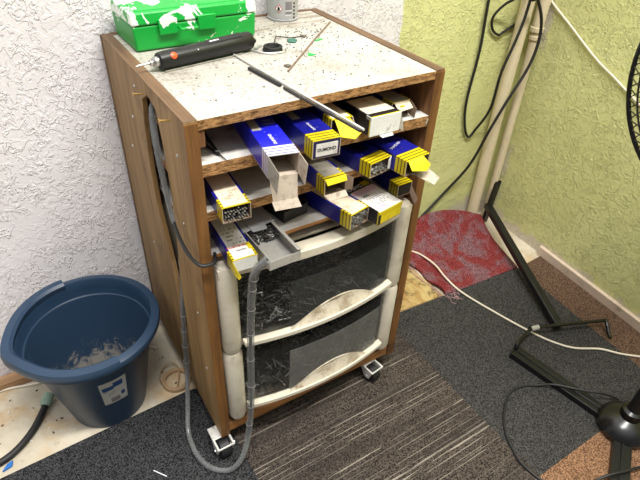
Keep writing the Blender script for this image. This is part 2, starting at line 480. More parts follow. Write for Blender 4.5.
# back wall: slightly out of square with the cabinet
wa, wb = Vector((-1.6, 0.4842, 0)), Vector((1.36, 0.4128, 0))
def wally(x): return wa.y + (wb.y - wa.y) * (x - wa.x) / (wb.x - wa.x)
f = MB(); f.hexa([(wa.x, wa.y, 0), (wb.x, wb.y, 0), (wb.x, wb.y + .12, 0), (wa.x, wa.y + .12, 0), (wa.x, wa.y, 2.5), (wb.x, wb.y, 2.5), (wb.x, wb.y + .12, 2.5), (wa.x, wa.y + .12, 2.5)], 'wall_back')
tag(f.build('wall_back'), kind='structure')
CORN = Vector((1.262, wally(1.262), 0))
wdir = (Vector((1.205, -0.271, 0)) - CORN); wdir.normalize()
L_ = 2.0
f = MB(); f.box((0, 0, 0), (L_, 0.10, 2.5), 'wall_right')
wr = f.build('wall_right'); wr.location = CORN; wr.rotation_euler = (0, 0, math.atan2(wdir.y, wdir.x)); tag(wr, kind='structure')
def rwall(t, off=0.0, z=0.0):
    n = Vector((wdir.y, -wdir.x, 0))
    if n.x > 0: n = -n
    return CORN + wdir * t + n * off + Vector((0, 0, z))
M['skirt'] = grimy('skirting_paint', (208, 190, 172), (150, 128, 108), 0.4, 0.6, 0, 22, 90)
f = MB()
a0, a1, a2, a3 = rwall(0.285, 0), rwall(L_, 0), rwall(L_, 0.014), rwall(0.29, 0.014)
f.hexa([a0, a1, a2, a3] + [p + Vector((0, 0, 0.036)) for p in (a0, a1, a2, a3)], 'skirt')
tag(f.build('baseboard_right', bevel=0.002), kind='structure')
M['batten'] = wood('old_batten', (150, 116, 84), (176, 140, 104), (110, 80, 56), 'x', 0.7, 0.4)
f = MB()
f.hexa([(-1.0, 0.432, 0), (-0.02, 0.414, 0), (-0.02, wally(0) - .001, 0), (-1.0, wally(-1) - .001, 0), (-1.0, 0.434, 0.022), (-0.02, 0.417, 0.022), (-0.02, wally(0) - .001, 0.022), (-1.0, wally(-1) - .001, 0.022)], 'batten')
tag(f.build('trim_1', bevel=0.002), kind='structure')

# ------------------------------------------------------------------ carpet tiles
def tile(pts, m, label, th=0.006, group=None, z=0.0):
    b = MB(); b.prism([(x, y, z) for x, y in pts], (0, 0, th), m)
    o = b.build('carpet_tile'); return tag(o, label, 'carpet tile', group)
tile([(-0.47, -0.33), (0.036, -0.33), (0.036, 0.186), (-0.018, 0.193), (-0.47, 0.179)], 'c_dark', 'near-black speckled carpet tile under the front left caster, beside the bucket')
tile([(0.0365, -0.375), (0.5755, -0.375), (0.5735, 0.13), (0.0365, 0.13)], 'c_strip', 'brown-grey carpet tile with thin pale stripes in front of the drawers')
tile([(0.576, -0.417), (1.0635, -0.417), (1.1035, 0.108), (0.574, 0.146)], 'c_grey', 'plain dark grey carpet tile beneath the flat black channel foot')
tile([(1.064, -0.414), (1.185, -0.414), (1.222, 0.112), (1.104, 0.106)], 'c_brown', 'narrow brown carpet strip laid along the right baseboard')
tile([(0.5765, -0.92), (1.16, -0.92), (1.182, -0.4175), (0.5765, -0.4175)], 'c_tan', 'light tan brown carpet tile under the black fan foot')
tile([(0.0345, -0.90), (0.5755, -0.90), (0.5755, -0.3755), (0.0345, -0.3755)], 'c_strip', 'striped carpet tile nearest the camera, beyond the grey and tan ones')
tile([(-0.47, -0.86), (0.034, -0.86), (0.034, -0.334), (-0.47, -0.334)], 'c_dark', 'near-black carpet tile nearest the camera on the left')
# red offcut, curling up against the wall behind
k = MB(); NX, NY = 20, 14
g = []
P00, P10, P11, P01 = Vector((0.798, 0.128, 0)), Vector((1.105, 0.110, 0)), Vector((1.243, 0.392, 0)), Vector((0.800, 0.405, 0))
for j in range(NY + 1):
    row = []
    for i in range(NX + 1):
        u, v = i / NX, j / NY
        back = Vector((0.80 + 0.378 * u, 0.402 - 0.044 * u ** 2.2, 0))
        p = (P00 * (1 - u) + P10 * u) * (1 - v) + back * v
        lift = (0.008 + 0.088 * math.sin(math.pi * 0.9 * u ** 0.7)) * max(0, (v - 0.52) / 0.48) ** 1.7 + 0.010 * max(0, 1 - u * 5) * math.sin(v * 5 + 1) ** 2
        row.append(p + Vector((0.006 * math.sin(v * 17) * (1 - u) ** 3, 0, 0.0075 + lift)))
    g.append(row)
tv = [[k.bm.verts.new(p) for p in r] for r in g]
bv = [[k.bm.verts.new(p - Vector((0, 0, 0.006))) for p in r] for r in g]
for j in range(NY):
    for i in range(NX):
        k.face([tv[j][i], tv[j][i + 1], tv[j + 1][i + 1], tv[j + 1][i]], 'c_red', True)
        k.face([bv[j][i], bv[j + 1][i], bv[j + 1][i + 1], bv[j][i + 1]], 'c_red', True)
for i in range(NX):
    k.face([tv[0][i], bv[0][i], bv[0][i + 1], tv[0][i + 1]], 'c_red'); k.face([tv[NY][i], tv[NY][i + 1], bv[NY][i + 1], bv[NY][i]], 'c_red')
for j in range(NY):
    k.face([tv[j][0], tv[j + 1][0], bv[j + 1][0], bv[j][0]], 'c_red'); k.face([tv[j][NX], bv[j][NX], bv[j + 1][NX], tv[j + 1][NX]], 'c_red')
red = tag(k.build('carpet_offcut'), 'red and grey mottled carpet offcut curling up in the corner', 'carpet')
M['fringe'] = plain('pink_grey_yarn', (168, 132, 136), 0.9, 0, 0.2)
k = MB()
for i in range(9):
    a = Vector((0.80 + 0.004 * i, 0.132 + random.uniform(-.004, .004), 0.008))
    pts = [a]
    for q in range(5):
        a = a + Vector((random.uniform(-.008, .012), random.uniform(-.014, .004), random.uniform(-.0005, .0008))); pts.append(a)
    k.tube(pts, 0.0009, 'fringe', 5, sub=3)
for i in range(3):
    pts = [(0.79 - .004 * i + .005 * math.sin(q * 1.4 + i), 0.30 - 0.17 * q / 6, 0.004 + .001 * i) for q in range(7)]
    k.tube(pts, 0.0011, 'fringe', 5, sub=3)
tag(k.build('frayed_yarn', red), kind='stuff')
# bare plywood scrap between cabinet and red offcut
def ply():
    k = NT('stained_plywood'); v = k.co((20, 20, 20))
    a = k.noise(k.co((30, 8, 1), rot=(0, 0, .5)), 1.0, 5, .7, 1.0)
    col = k.mix(k.ramp(a, .4, .6), lin((190, 168, 112)), lin((166, 132, 80)))
    s_ = k.ramp(k.noise(k.co(), 17, 5, .65, 1.2), .53, .62)
    k.color(k.mix(k.math('MULTIPLY', s_, .8), col, lin((96, 76, 46)))); return k.set(.6)
M['ply'] = ply()
b = MB(); b.prism([(0.60, 0.150, 0), (0.796, 0.134, 0), (0.79, 0.40, 0), (0.50, 0.41, 0), (0.49, 0.15, 0)], (0, 0, 0.004), 'ply')
tag(b.build('plywood_sheet'), 'yellowish stained plywood piece showing between cabinet and red carpet', 'board')

# ------------------------------------------------------------------ the wooden cabinet on casters
W, D, ZB, ZT = 0.48, 0.43, 0.06, 0.806
cab = empty('wooden_cabinet', (0, 0, 0), 0, 'home-made brown wooden shelf cabinet on casters with dirty white top', 'cabinet')
t = 0.02
# left side: two boards with a long slit between them
rear_edge = [(0.200, 0.765), (0.214, 0.70), (0.222, 0.62), (0.218, 0.55), (0.196, 0.48), (0.178, 0.42), (0.166, 0.36), (0.150, 0.30), (0.138, 0.24), (0.136, 0.15)]
front_edge = [(0.128, 0.775), (0.116, 0.72), (0.110, 0.65), (0.112, 0.58), (0.124, 0.50), (0.136, 0.42), (0.138, 0.36), (0.136, 0.30), (0.134, 0.24), (0.133, 0.15)]
s = MB()
pts = [(0, D, ZT), (0, D, ZB + 0.012), (0, 0.136, ZB + 0.004)] + [(0, y, z) for y, z in rear_edge[::-1]] + [(0, 0.165, 0.785), (0, 0.165, ZT)]
s.prism(pts, (0.009, 0, 0), 'panel_wood')
# darker strip where the top edge is worn
s.box((-0.0006, 0.0, ZT - 0.0005), (t, D, ZT + 0.0012), 'dark_edge')
s.box((-0.0012, D - 0.012, ZB + .05), (0.004, D + .001, ZT), 'dark_edge')
s.build('side_panel', cab, bevel=0.0015)
s = MB()
pts = [(0, 0.1645, ZT)] + [(0, 0.1645, 0.785)] + [(0, y, z) for y, z in front_edge] + [(0, 0.1335, ZB + 0.002), (0, 0.0, ZB - 0.004), (0, 0.0, ZT)]
s.prism(pts, (t, 0, 0), 'panel_wood')
s.build('side_panel', cab, bevel=0.001)
s = MB(); s.hexa([(0.0, -0.0015, ZB - .004), (t, -0.0015, ZB - .004), (t, 0.0, ZB - .004), (0.0, 0.0, ZB - .004), (0.0, -0.0015, ZT - .004), (t, -0.0015, ZT - .004), (t, 0.0, ZT - .004), (0, 0.0, ZT - .004)], 'edge_wood')
s.build('edge_strip', cab)
s = MB(); s.box((W - t, 0, ZB - .002), (W, D, ZT), {'*': 'inner_wood', 'right': 'panel_wood'})
s.box((W - t, 0.0, ZT), (W, D, ZT + 0.0012), 'dark_edge')
s.build('side_panel', cab, bevel=0.0015)
s = MB(); s.box((W - t, -0.0015, ZB), (W, 0.0, ZT - .003), 'edge_wood'); s.build('edge_strip', cab)
# top board
s = MB(); s.box((t, 0.0, 0.7900), (W - t, D - .008, 0.8055), {'*': 'chip', 'top': 'laminate'}); s.build('top_board', cab, bevel=0.0006)
s = MB(); s.box((t, D - .008, 0.70), (W - t, D, 0.808), 'dark_edge'); s.build('rear_rail', cab, bevel=0.001)
def hx(x0, x1, y0, y1, zl, zr, th, m):
    b = MB(); b.hexa([(x0, y0, zl - th), (x1, y0, zr - th), (x1, y1, zr - th), (x0, y1, zl - th), (x0, y0, zl), (x1, y0, zr), (x1, y1, zr), (x0, y1, zl)], m); return b
hx(t, W - t, 0.000, D - .02, 0.7355, 0.7225, 0.021, {'*': 'chip', 'top': 'shelf_top'}).build('shelf', cab, bevel=0.0006)
hx(t, W - t, 0.006, D - .02, 0.648, 0.648, 0.018, {'*': 'chip', 'top': 'shelf_top'}).build('shelf', cab, bevel=0.0006)
hx(t, W - t, 0.012, D - .02, 0.556, 0.556, 0.008, {'*': 'rail_wood', 'top': 'shelf_top'}).build('shelf', cab, bevel=0.0006)
s = MB(); s.box((t, D - .006, 0.10), (W - t, D - .001, 0.70), 'inner_wood'); s.build('back_panel', cab)
s = MB(); s.box((t, 0.002, ZB + .002), (W - t, D - .006, ZB + .030), {'*': 'rail_wood', 'top': 'inner_wood'}); s.build('bottom_board', cab, bevel=0.001)
# corner blocks under the top
s = MB(); s.box((t, 0.002, 0.762), (t + .010, 0.03, 0.790), 'inner_wood'); s.build('corner_block', cab, bevel=0.001)
# screws on the side: two brass hooks and screw heads
for (y, z) in ((0.186, 0.779), (0.058, 0.786)):
    s = MB(); s.tube([(0.001, y, z), (-0.014, y + .002, z + .002)], 0.0012, 'brass', 8); s.lathe([(0.0, 0), (0.0028, 0.0006), (0.0032, 0.0016), (0, 0.002)], 'brass', 10, (-0.014, y + .002, z + .002), (-1, 0, 0)); s.build('brass_screw', cab)
for (y, z) in ((0.235, 0.775), (0.045, 0.735), (0.33, 0.62), (0.30, 0.40), (0.06, 0.60), (0.05, 0.40), (0.285, 0.70), (0.04, 0.25)):
    s = MB(); s.lathe([(0.0, 0), (0.0030, 0.0), (0.0026, 0.0012), (0, 0.0014)], 'steel', 10, (0, y, z), (-1, 0, 0)); s.build('screw_head', cab)
s = MB(); s.tube([(W - .021, 0.000, 0.716), (W - .034, -0.010, 0.712)], 0.0016, 'steel', 8); s.build('nail', cab)
def caster(x, y, yaw):
    c = MB()
    c.box((-0.020, -0.012, 0.0525), (0.020, 0.022, 0.0555), 'caster_zinc')
    for sx in (-0.020, 0.0155):
        c.hexa([(sx, -0.030, 0.024), (sx + .0045, -0.030, 0.024), (sx + .0045, -0.014, 0.024), (sx, -0.014, 0.024), (sx, -0.0385, 0.054), (sx + .0045, -0.0385, 0.054), (sx + .0045, 0.004, 0.054), (sx, 0.004, 0.054)], 'caster_zinc')
    c.box((-0.020, -0.0400, 0.0495), (0.020, -0.0370, 0.0545), 'caster_zinc')
    o = c.build('caster', cab, bevel=0.0008); o.location = (x, y, 0.0); o.rotation_euler = (0, 0, yaw)
    w = MB(); w.lathe([(0.006, -0.0125), (0.018, -0.013), (0.0215, -0.010), (0.0215, 0.010), (0.018, 0.013), (0.006, 0.0125)], 'black', 28, (0, -0.021, 0.0215 + .0063), (1, 0, 0))
    w.build('wheel', o)
    w = MB(); w.tube([(-0.022, -0.021, 0.029), (0.026, -0.021, 0.029)], 0.0035, 'steel', 8); w.build('axle', o)
caster(0.000, 0.014, 0.0); caster(0.408, 0.014, R(8)); caster(0.03, D - .05, R(20)); caster(W - .04, D - .05, R(-15))

# ------------------------------------------------------------------ white plastic drawer unit inside
du = empty('drawer_unit', (0, 0, ZB + .030), 0, 'white plastic two-drawer tower with smoky clear fronts inside the wooden cabinet', 'drawer unit')
def zz(z): return z - (ZB + .030)
def bow(x): return -0.006 - 0.024 * max(0.0, 1 - ((x - 0.24) / 0.185) ** 2)
X0, X1 = 0.024, 0.456
def column(x0, x1, z0, z1, sgn):
    c = MB(); n = 10; rings = []
    for (z, g_) in ((z0, .004), (z0 + .012, 0), (z1 - .012, 0), (z1, .003)):
        ring = []
        for i in range(n + 1):
            a = math.pi * i / n
            xc = (x0 + x1) / 2; hw = (x1 - x0) / 2 - g_
            taper = 1.0
            ring.append(c.bm.verts.new((xc - hw * math.cos(a), 0.012 - (0.026 - g_) * math.sin(a) ** .7, zz(z))))
        ring.append(c.bm.verts.new((x1 - g_, 0.37, zz(z)))); ring.append(c.bm.verts.new((x0 + g_, 0.37, zz(z))))
        rings.append(ring)
    for a, b in zip(rings, rings[1:]):
        for i in range(len(a)):
            j = (i + 1) % len(a); c.face([a[i], a[j], b[j], b[i]], 'white_plastic', i < n)
    c.face(rings[0][::-1], 'white_plastic'); c.face(rings[-1], 'white_plastic')
    return c
for (z0, z1) in ((ZB + .046, 0.316), (0.318, 0.535)):
    column(X0, 0.064, z0, z1, -1).build('corner_column', du)
    column(0.414, X1, z0, z1, 1).build('corner_column', du)
def bowed_strip(x0, x1, z0f, z1f, d0, d1, m, n=36):
    """solid strip following the bow; z as functions of x; depth d0 (outer) to d1 (inner) from the bow line"""
    b = MB(); R0 = []
    for i in range(n + 1):
        x = x0 + (x1 - x0) * i / n; y = bow(x)
        R0.append([b.bm.verts.new(p) for p in ((x, y + d0, zz(z0f(x))), (x, y + d0, zz(z1f(x))), (x, y + d1, zz(z1f(x))), (x, y + d1, zz(z0f(x))))])
    for a, c in zip(R0, R0[1:]):
        for i in range(4):
            j = (i + 1) % 4; b.face([a[i], a[j], c[j], c[i]], m, False)
    b.face(R0[0][::-1], m); b.face(R0[-1], m)
    return b
# top frame
tf = bowed_strip(0.026, 0.454, lambda x: 0.512, lambda x: 0.532, 0.0, 0.03, 'white_plastic')
tf.build('top_rim', du, bevel=0.002)
s = MB(); s.box((0.045, 0.03, zz(ZB + .0302)), (0.435, 0.36, zz(ZB + .048))  , 'white_plastic'); s.build('base_plate', du)
s = MB(); s.box((0.03, 0.02, zz(0.520)), (0.45, 0.37, zz(0.526)), 'white_plastic'); s.build('top_plate', du, bevel=0.001)
s = MB(); s.box((0.064, 0.01, zz(0.314)), (0.414, 0.37, zz(0.319)), 'white_plastic'); s.build('middle_plate', du)
M['stub'] = plain('electrode_stub', (215, 213, 210), 0.3, 0.3, 0.3, 90)
M['stub_dark'] = plain('electrode_flux', (54, 52, 50), 0.7, 0.0, 0.3, 90)
def pile(name, x0, x1, y0, y1, z0, ztop, n, parent, rng, lmin=.012, lmax=.04, r=.0012, mats=('stub', 'stub_dark', 'stub_dark')):
    b = MB(); rr = random.Random(rng)
    for i in range(n):
        a = rr.uniform(0, math.pi); e = rr.uniform(-.45, .45); l = rr.uniform(lmin, lmax) / 2
        d = Vector((math.cos(a) * math.cos(e), math.sin(a) * math.cos(e), math.sin(e))) * l
        x = min(max(rr.uniform(x0, x1), x0 + abs(d.x)), x1 - abs(d.x))
        y = min(max(rr.uniform(y0, y1), y0 + abs(d.y)), y1 - abs(d.y))
        z = z0 + abs(d.z) + r + rr.random() * max(0, ztop(x, y) - z0)
        p = Vector((x, y, z)); b.tube([p - d, p + d], r, rr.choice(mats), 5)
    return b
for (zb, zt, zl, seed) in ((0.326, 0.510, 0.348, 3), (ZB + .050, 0.308, 0.152, 5)):
    dr = MB()
    # tray body
    x0, x1 = 0.067, 0.411
    dr.box((x0, 0.0, zz(zb)), (x1, 0.35, zz(zb + .002)), 'smoke')
    dr.box((x0, 0.0, zz(zb)), (x0 + .002, 0.35, zz(zt)), 'smoke')
    dr.box((x1 - .002, 0.0, zz(zb)), (x1, 0.35, zz(zt)), 'smoke')
    dr.box((x0, 0.348, zz(zb)), (x1, 0.35, zz(zt)), 'smoke')
    d_ = dr.build('drawer', du)
    fr = bowed_strip(0.066, 0.412, lambda x: zl - .006, lambda x: zt - .002, 0.0, 0.0022, 'smoke')
    fr.build('front_pane', d_)
    win = bowed_strip(0.156, 0.398, lambda x: zl + .002, lambda x: zl + (.120 if zl > .3 else .125), -0.0016, -0.0004, 'haze' if seed == 3 else 'haze2', 20)
    win.build('front_window', d_)
    lip = bowed_strip(0.062, 0.416, lambda x: zl - .011, lambda x: zl + 0.000, -0.013, 0.003, 'handle_plastic')
    lip.mats[0] = M['white_plastic']; lip.build('lip', d_, bevel=0.0015)
    # crescent scoop handle
    h = MB(); n = 28; rows = []
    for i in range(n + 1):
        u = i / n; x = 0.152 + 0.212 * u; hh = 0.043 * math.sin(math.pi * u ** 1.1) ** 0.85
        r_ = []
        for q in range(5):
            w = q / 4
            r_.append(h.bm.verts.new((x, bow(x) - 0.010 + 0.009 * math.sin(w * math.pi / 2) * math.sin(math.pi * u) ** .5 - 0.006 * math.sin(w * math.pi) * 0, zz(zl - .001 + hh * w))))
        r_.append(h.bm.verts.new((x, bow(x) - 0.003, zz(zl - .001 + hh * 1.0 - .002))))
        rows.append(r_)
    for a, b_ in zip(rows, rows[1:]):
        for q in range(5): h.face([a[q], b_[q], b_[q + 1], a[q + 1]], 'handle_plastic', q < 4)
    h.build('handle', d_)
for (zb, seed, ph) in ((0.330, 11, 1), (ZB + .054, 12, 0)):
    hgt = (lambda x, y: zb + 0.006 + 0.10 * max(0, 1 - (x - .07) / .10) + 0.040 * math.exp(-((x - .30) / .05) ** 2)) if ph else (lambda x, y: zb + .01 + .05 * max(0, 1 - (x - .07) / .2))
    b = pile('electrode_stubs', 0.072, 0.404, 0.003, 0.16, zb, hgt, 1300 if ph else 420, None, seed, .01, .034, .0011)
    o = b.build('electrode_stubs')
    tag(o, ('loose heap of short grey electrode stubs in the upper drawer' if ph else 'scattered electrode stubs lying in the lower drawer'), 'scrap', kind='stuff')

# ------------------------------------------------------------------ electrode cartons
def strokes(name, m, parent, x0, x1, y0, y1, z, rows, seed, dens=0.75, hgt=0.55):
    """illegible small print: rows of little marks on a top face"""
    rr = random.Random(seed); b = MB()
    for i in range(rows):
        yy = y1 - (i + .5) * (y1 - y0) / rows; hh = (y1 - y0) / rows * hgt / 2
        x = x0
        while x < x1:
            w = rr.uniform(.0012, .0038)
            if rr.random() < dens: b.box((x, yy - hh, z), (min(x + w, x1), yy + hh, z + .00015), m)
            x += w + .0008
    return b.build(name, parent)

def carton(xl, yf, yaw, w, h, Lc, zb, sleeve, label, top=None, top_y0=0.02, top_m='paper', closed=False, inside='tan_dark', group='welding electrode cartons on the shelves', tilt=False):
    """origin: bottom front-left corner; local +y runs to the back of the shelf"""
    c = empty('electrode_carton', (xl, yf, zb), -R(yaw), label, 'carton', group)
    if tilt: c.location.z = 0.7359 - 0.02955 * (xl - 0.02); c.rotation_euler = (0, 0.02955, -R(yaw))
    th = 0.0012; s = MB()
    mm = {'*': sleeve}
    s.box((0, 0, 0), (w, Lc, th), {'*': inside, 'bottom': sleeve})
    s.box((0, 0, h - th), (w, Lc, h), {'*': sleeve, 'bottom': inside})
    s.box((0, 0, th), (th, Lc, h - th), {'*': sleeve, 'right': inside, 'front': 'tan'})
    s.box((w - th, 0, th), (w, Lc, h - th), {'*': sleeve, 'left': inside, 'front': 'tan'})
    s.box((th, Lc - th, th), (w - th, Lc, h - th), sleeve)
    if closed: s.box((th, 0, th), (w - th, th, h - th), {'*': sleeve, 'front': closed})
    s.build('sleeve', c)
    if top:
        b = MB(); b.box((0.004, top_y0, h), (w - .004, top, h + .0004), top_m); b.build('top_label', c)
    return c
def flap(parent, pts, m, off=(0, 0, 0.0008), name='flap', label=None):
    b = MB(); b.prism(pts, off, m); o = b.build(name, parent)
    if label: o['label'] = label
    return o
g1, g2 = 'top shelf', 'middle shelf'
ZS1, ZS2, ZS3 = 0.7225, 0.6485, 0.5565
# top shelf -------------------------------------------------------
w, h = 0.047, 0.036
c = carton(0.088, -0.076, 9, w, h, 0.32, ZS1, 'sleeve_w', 'blue carton with white stripes and a long torn flap hanging open over the shelf edge', inside='tan', tilt=True)
flap(c, [(0.002, 0, 0.002), (w - .002, 0, 0.002), (w - .003, -0.008, -0.034), (0.006, -0.008, -0.036)], 'tan', (0, 0.0008, 0.0002), 'bottom_flap', 'beige inner side of the hanging flap')
flap(c, [(0.004, -0.008, -0.0355), (w - .003, -0.008, -0.034), (w + .001, -0.016, -0.046), (0.007, -0.015, -0.047)], 'tan', (0, 0.0008, 0.0002), 'bottom_flap')
flap(c, [(0.0, 0.0, h - .001), (0.0, 0.0, 0.002), (0.008, -0.016, -0.018), (0.010, -0.018, h - .020)], 'grey_paper', (0.0008, 0, 0), 'side_flap', 'grey side flap')
flap(c, [(w, 0.0, h - .001), (w, 0.0, 0.002), (w + .006, -0.012, -0.012), (w + .008, -0.014, h - .014)], 'tan', (-0.0008, 0, 0), 'side_flap')
b = MB(); b.box((0.003, 0.080, h), (0.017, 0.135, h + .0003), 'grey_paper'); b.build('grey_panel', c)
text('print', 'DUMOND', 0.007, 'white_ink', c, (0.023, 0.048, h + .0003), (0, 0, R(90)))
b = MB(); b.torus((0.032, 0.105, h + .0002), 0.007, 0.0005, 'grey_ink', k=5, n=24); b.torus((0.038, 0.105, h + .0002), 0.007, 0.0005, 'grey_ink', k=5, n=24); b.build('emblem', c)

w, h = 0.049, 0.031
c = carton(0.174, -0.0555, 3, w, h, 0.30, ZS1, 'sleeve', 'closed blue and yellow carton whose end shows a white name panel', closed='navy', tilt=True)
b = MB(); b.box((0.006, -0.0006, 0.004), (w - .005, 0, h - .006), 'paper_white'); pn = b.build('name_panel', c)
text('print', 'DUMOND', 0.0072, 'ink', c, (w / 2, -0.0008, h / 2 - .001), (R(90), 0, 0), bold=True)
text('print', 'DUMOND', 0.006, 'white_ink', c, (0.022, 0.048, h + .0002), (0, 0, R(90)))
b = MB(); b.box((0.006, 0.080, h), (0.020, 0.13, h + .0003), 'grey_paper'); b.build('grey_panel', c)

w, h = 0.041, 0.031
c = carton(0.242, -0.002, 2, w, h, 0.28, ZS1, 'sleeve', 'carton with beige paper top and yellow flap poking forward behind the steel rods', top=0.26, top_y0=0.003, tilt=True)
flap(c, [(0.006, -0.001, h - .002), (w - .006, -0.001, h - .002), (w - .001, -0.030, h - .016), (w - .016, -0.036, h - .022), (0.002, -0.028, h - .018)], 'yellow', (0, 0.0004, 0.0008), 'top_flap', 'yellow torn flap')
flap(c, [(w, 0, h), (w, 0, 0.002), (w + .004, -0.014, -0.006), (w + .002, -0.010, 0.014)], 'tan', (-0.0008, 0, 0), 'side_flap')

w, h = 0.066, 0.034
c = carton(0.302, -0.0275, -2, w, h, 0.30, ZS1, 'sleeve_k', 'wide carton with beige top and bright white front sticking out under the top', top=0.075, top_y0=0.014, top_m='paper', tilt=True)
b = MB(); b.box((0.0, -0.0012, 0.0), (w, 0.0002, h), 'white_card'); b.box((0.0, -0.0012, h - .006), (0.001, 0.012, h + .0006), 'white_card'); b.box((w - .001, -0.0012, 0.0), (w, 0.012, h), 'white_card'); b.build('front_panel', c, bevel=.0004)['label'] = 'scuffed white front'
b = MB(); b.box((0.004, 0.004, h), (w - .004, 0.013, h + .0005), 'ink'); b.build('gap_shade', c)  # flat black strip paints the shade in the gap behind the front
b = MB(); b.box((0.0, 0.078, h), (w, 0.28, h + .0004), 'stub_dark'); b.build('dark_top', c)
flap(c, [(w, 0, h), (w, 0, 0.004), (w + .006, -0.006, -0.002), (w + .012, 0.004, 0.010), (w + .010, 0.012, h - .004)], 'grey_paper', (-0.0008, 0, 0), 'side_flap')
flap(c, [(0.022, -0.002, -0.001), (0.05, -0.002, -0.001), (0.048, -0.008, -0.003), (0.024, -0.008, -0.003)], 'white_card', (0, 0, 0.0008), 'bottom_flap')
text('print', 'DUMOND', 0.010, 'green_chip', c, (0.032, 0.112, h + .0006), (0, 0, 0))

w, h = 0.043, 0.030
c = carton(0.382, 0.016, -3, w, h, 0.25, ZS1 + .001, 'sleeve', 'small yellow banded carton with crumpled top at the far right of the upper shelf', top=0.22, top_y0=0.002, top_m='grey_paper', tilt=True)
flap(c, [(0.004, 0, h - .001), (w - .004, 0, h - .001), (w - .002, -0.012, h - .012), (0.008, -0.012, h - .014)], 'paper', (0, 0, 0.0008), 'top_flap', 'beige torn flap with a yellow patch')
flap(c, [(w - .0002, 0, h), (w - .0002, 0, 0.004), (w + .001, -0.016, 0.000), (w + .0015, -0.018, 0.018)], 'tan_dark', (-0.0008, 0, 0), 'side_flap')
b = MB(); b.box((0.014, -0.0075, h - .0086), (0.024, -0.005, h - .0056), 'yellow'); b.build('yellow_patch', c)

# middle shelf -----------------------------------------------------
def rods(c_loc, yaw, w, h, zb, label, n_x, n_z, tip, seed, group, dy=0.012, Lr=0.26, r=None, fill=1.0):
    """bundle of electrodes lying in a carton, each rod its own object"""
    rr = random.Random(seed); rad = r or (w - .004) / n_x / 2.15
    proto = None; q = -R(yaw)
    for j in range(n_z):
        for i in range(n_x - (j % 2)):
            if rr.random() > fill: continue
            x = 0.003 + rad * 1.15 + (i + .5 * (j % 2)) * rad * 2.12
            z = 0.0014 + rad * 1.02 + j * rad * 1.80
            if x + rad > w - .002 or z + rad > h - .0015: continue
            y = dy + rr.uniform(-.006, .004)
            if proto is None:
                b = MB(); b.tube([(0, 0.0, 0), (0, 0.006, 0)], rad * 0.62, 'steel', 9); b.tube([(0, 0.006, 0), (0, Lr, 0)], rad * .97, 'stub_dark' if tip == 'dark' else 'paper_white', 9)
                b.lathe([(rad * .60, 0), (rad * .60, .0004)], 'steel', 9, (0, -.0004, 0), (0, 1, 0))
                o = b.build('welding_electrode'); proto = o
            else:
                o = proto.copy(); C.objects.link(o)
            o.location = (c_loc[0] + x * math.cos(q) - y * math.sin(q), c_loc[1] + x * math.sin(q) + y * math.cos(q), zb + z)
            o.rotation_euler = (0, 0, q)
            tag(o, label, 'electrode', group)

w, h = 0.046, 0.029
c = carton(0.031, -0.036, 5, w, h, 0.30, ZS2, 'sleeve', 'open blue and yellow carton at the left end of the middle shelf, beige top label', top=0.28, top_y0=0.002, top_m='paper')
rods((0.031, -0.036), 5, w, h, ZS2, 'dark tipped electrode in the open carton at left of the middle shelf', 9, 5, 'dark', 1, 'electrodes in the left middle carton', dy=.004, fill=.85)
strokes('fine_print', 'orange', c, 0.012, 0.036, 0.012, 0.045, h + .0005, 5, 21, .35, .25)

w, h = 0.042, 0.031
c = carton(0.208, -0.044, 1, w, h, 0.30, ZS2, 'sleeve', 'battered open carton with crushed yellow striped end in the centre of the middle shelf', top=0.28, top_y0=0.010, top_m='grey_paper')
flap(c, [(0.001, 0, h), (w - .001, 0, h), (w - .002, -0.006, h - .007), (0.002, -0.006, h - .008)], 'yellow', (0, 0.0004, 0.0008), 'top_flap')
flap(c, [(0.0, 0, 0.001), (w, 0, 0.001), (w - .002, -0.012, -0.003), (0.004, -0.012, -0.004)], 'tan', (0, 0, 0.0008), 'bottom_flap')
flap(c, [(w, 0, h), (w, 0, 0.002), (w + .010, -0.006, 0.003), (w + .012, -0.004, h - .006)], 'tan_dark', (-0.0008, 0, 0), 'side_flap')

w, h = 0.052, 0.029
c = carton(0.309, -0.034, -10, w, h, 0.28, ZS2, 'sleeve', 'blue and yellow carton packed with silver tipped electrodes on the right of the middle shelf')
rods((0.309, -0.034), -10, w, h, ZS2, 'silver tipped electrode in the open carton at right of the middle shelf', 9, 4, 'light', 2, 'electrodes in the right middle carton', dy=.003, fill=.85, Lr=.22)
flap(c, [(w, 0, h - .001), (w, 0, 0.004), (w - .012, -0.004, 0.008), (w - .010, -0.003, h - .004)], 'white_card', (0, -0.0008, 0), 'side_flap')
b = MB(); b.box((0.012, 0.04, h), (0.040, 0.26, h + .0004), 'navy'); b.build('dark_top', c)

w, h = 0.058, 0.031
c = carton(0.366, -0.060, -6, w, h, 0.28, ZS2 + .001, 'sleeve', 'bright blue carton with torn yellow end flap at the right end of the middle shelf')
flap(c, [(0.004, 0, h - .001), (w - .016, 0.0, h - .001), (w - .012, -0.016, h - .012), (w - .026, -0.022, h - .018), (0.006, -0.010, h - .016)], 'yellow', (0, 0.0004, 0.0008), 'top_flap', 'yellow torn flap')
flap(c, [(0.018, 0, 0.001), (w, 0, 0.001), (w + .008, -0.026, -0.010), (w - .014, -0.034, -0.014)], 'tan', (0, 0, 0.0008), 'bottom_flap', 'beige torn flap')
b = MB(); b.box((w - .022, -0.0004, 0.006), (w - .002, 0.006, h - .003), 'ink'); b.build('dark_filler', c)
text('print', 'DUMOND', 0.0075, 'white_ink', c, (0.026, 0.055, h + .0002), (0, 0, R(20)))

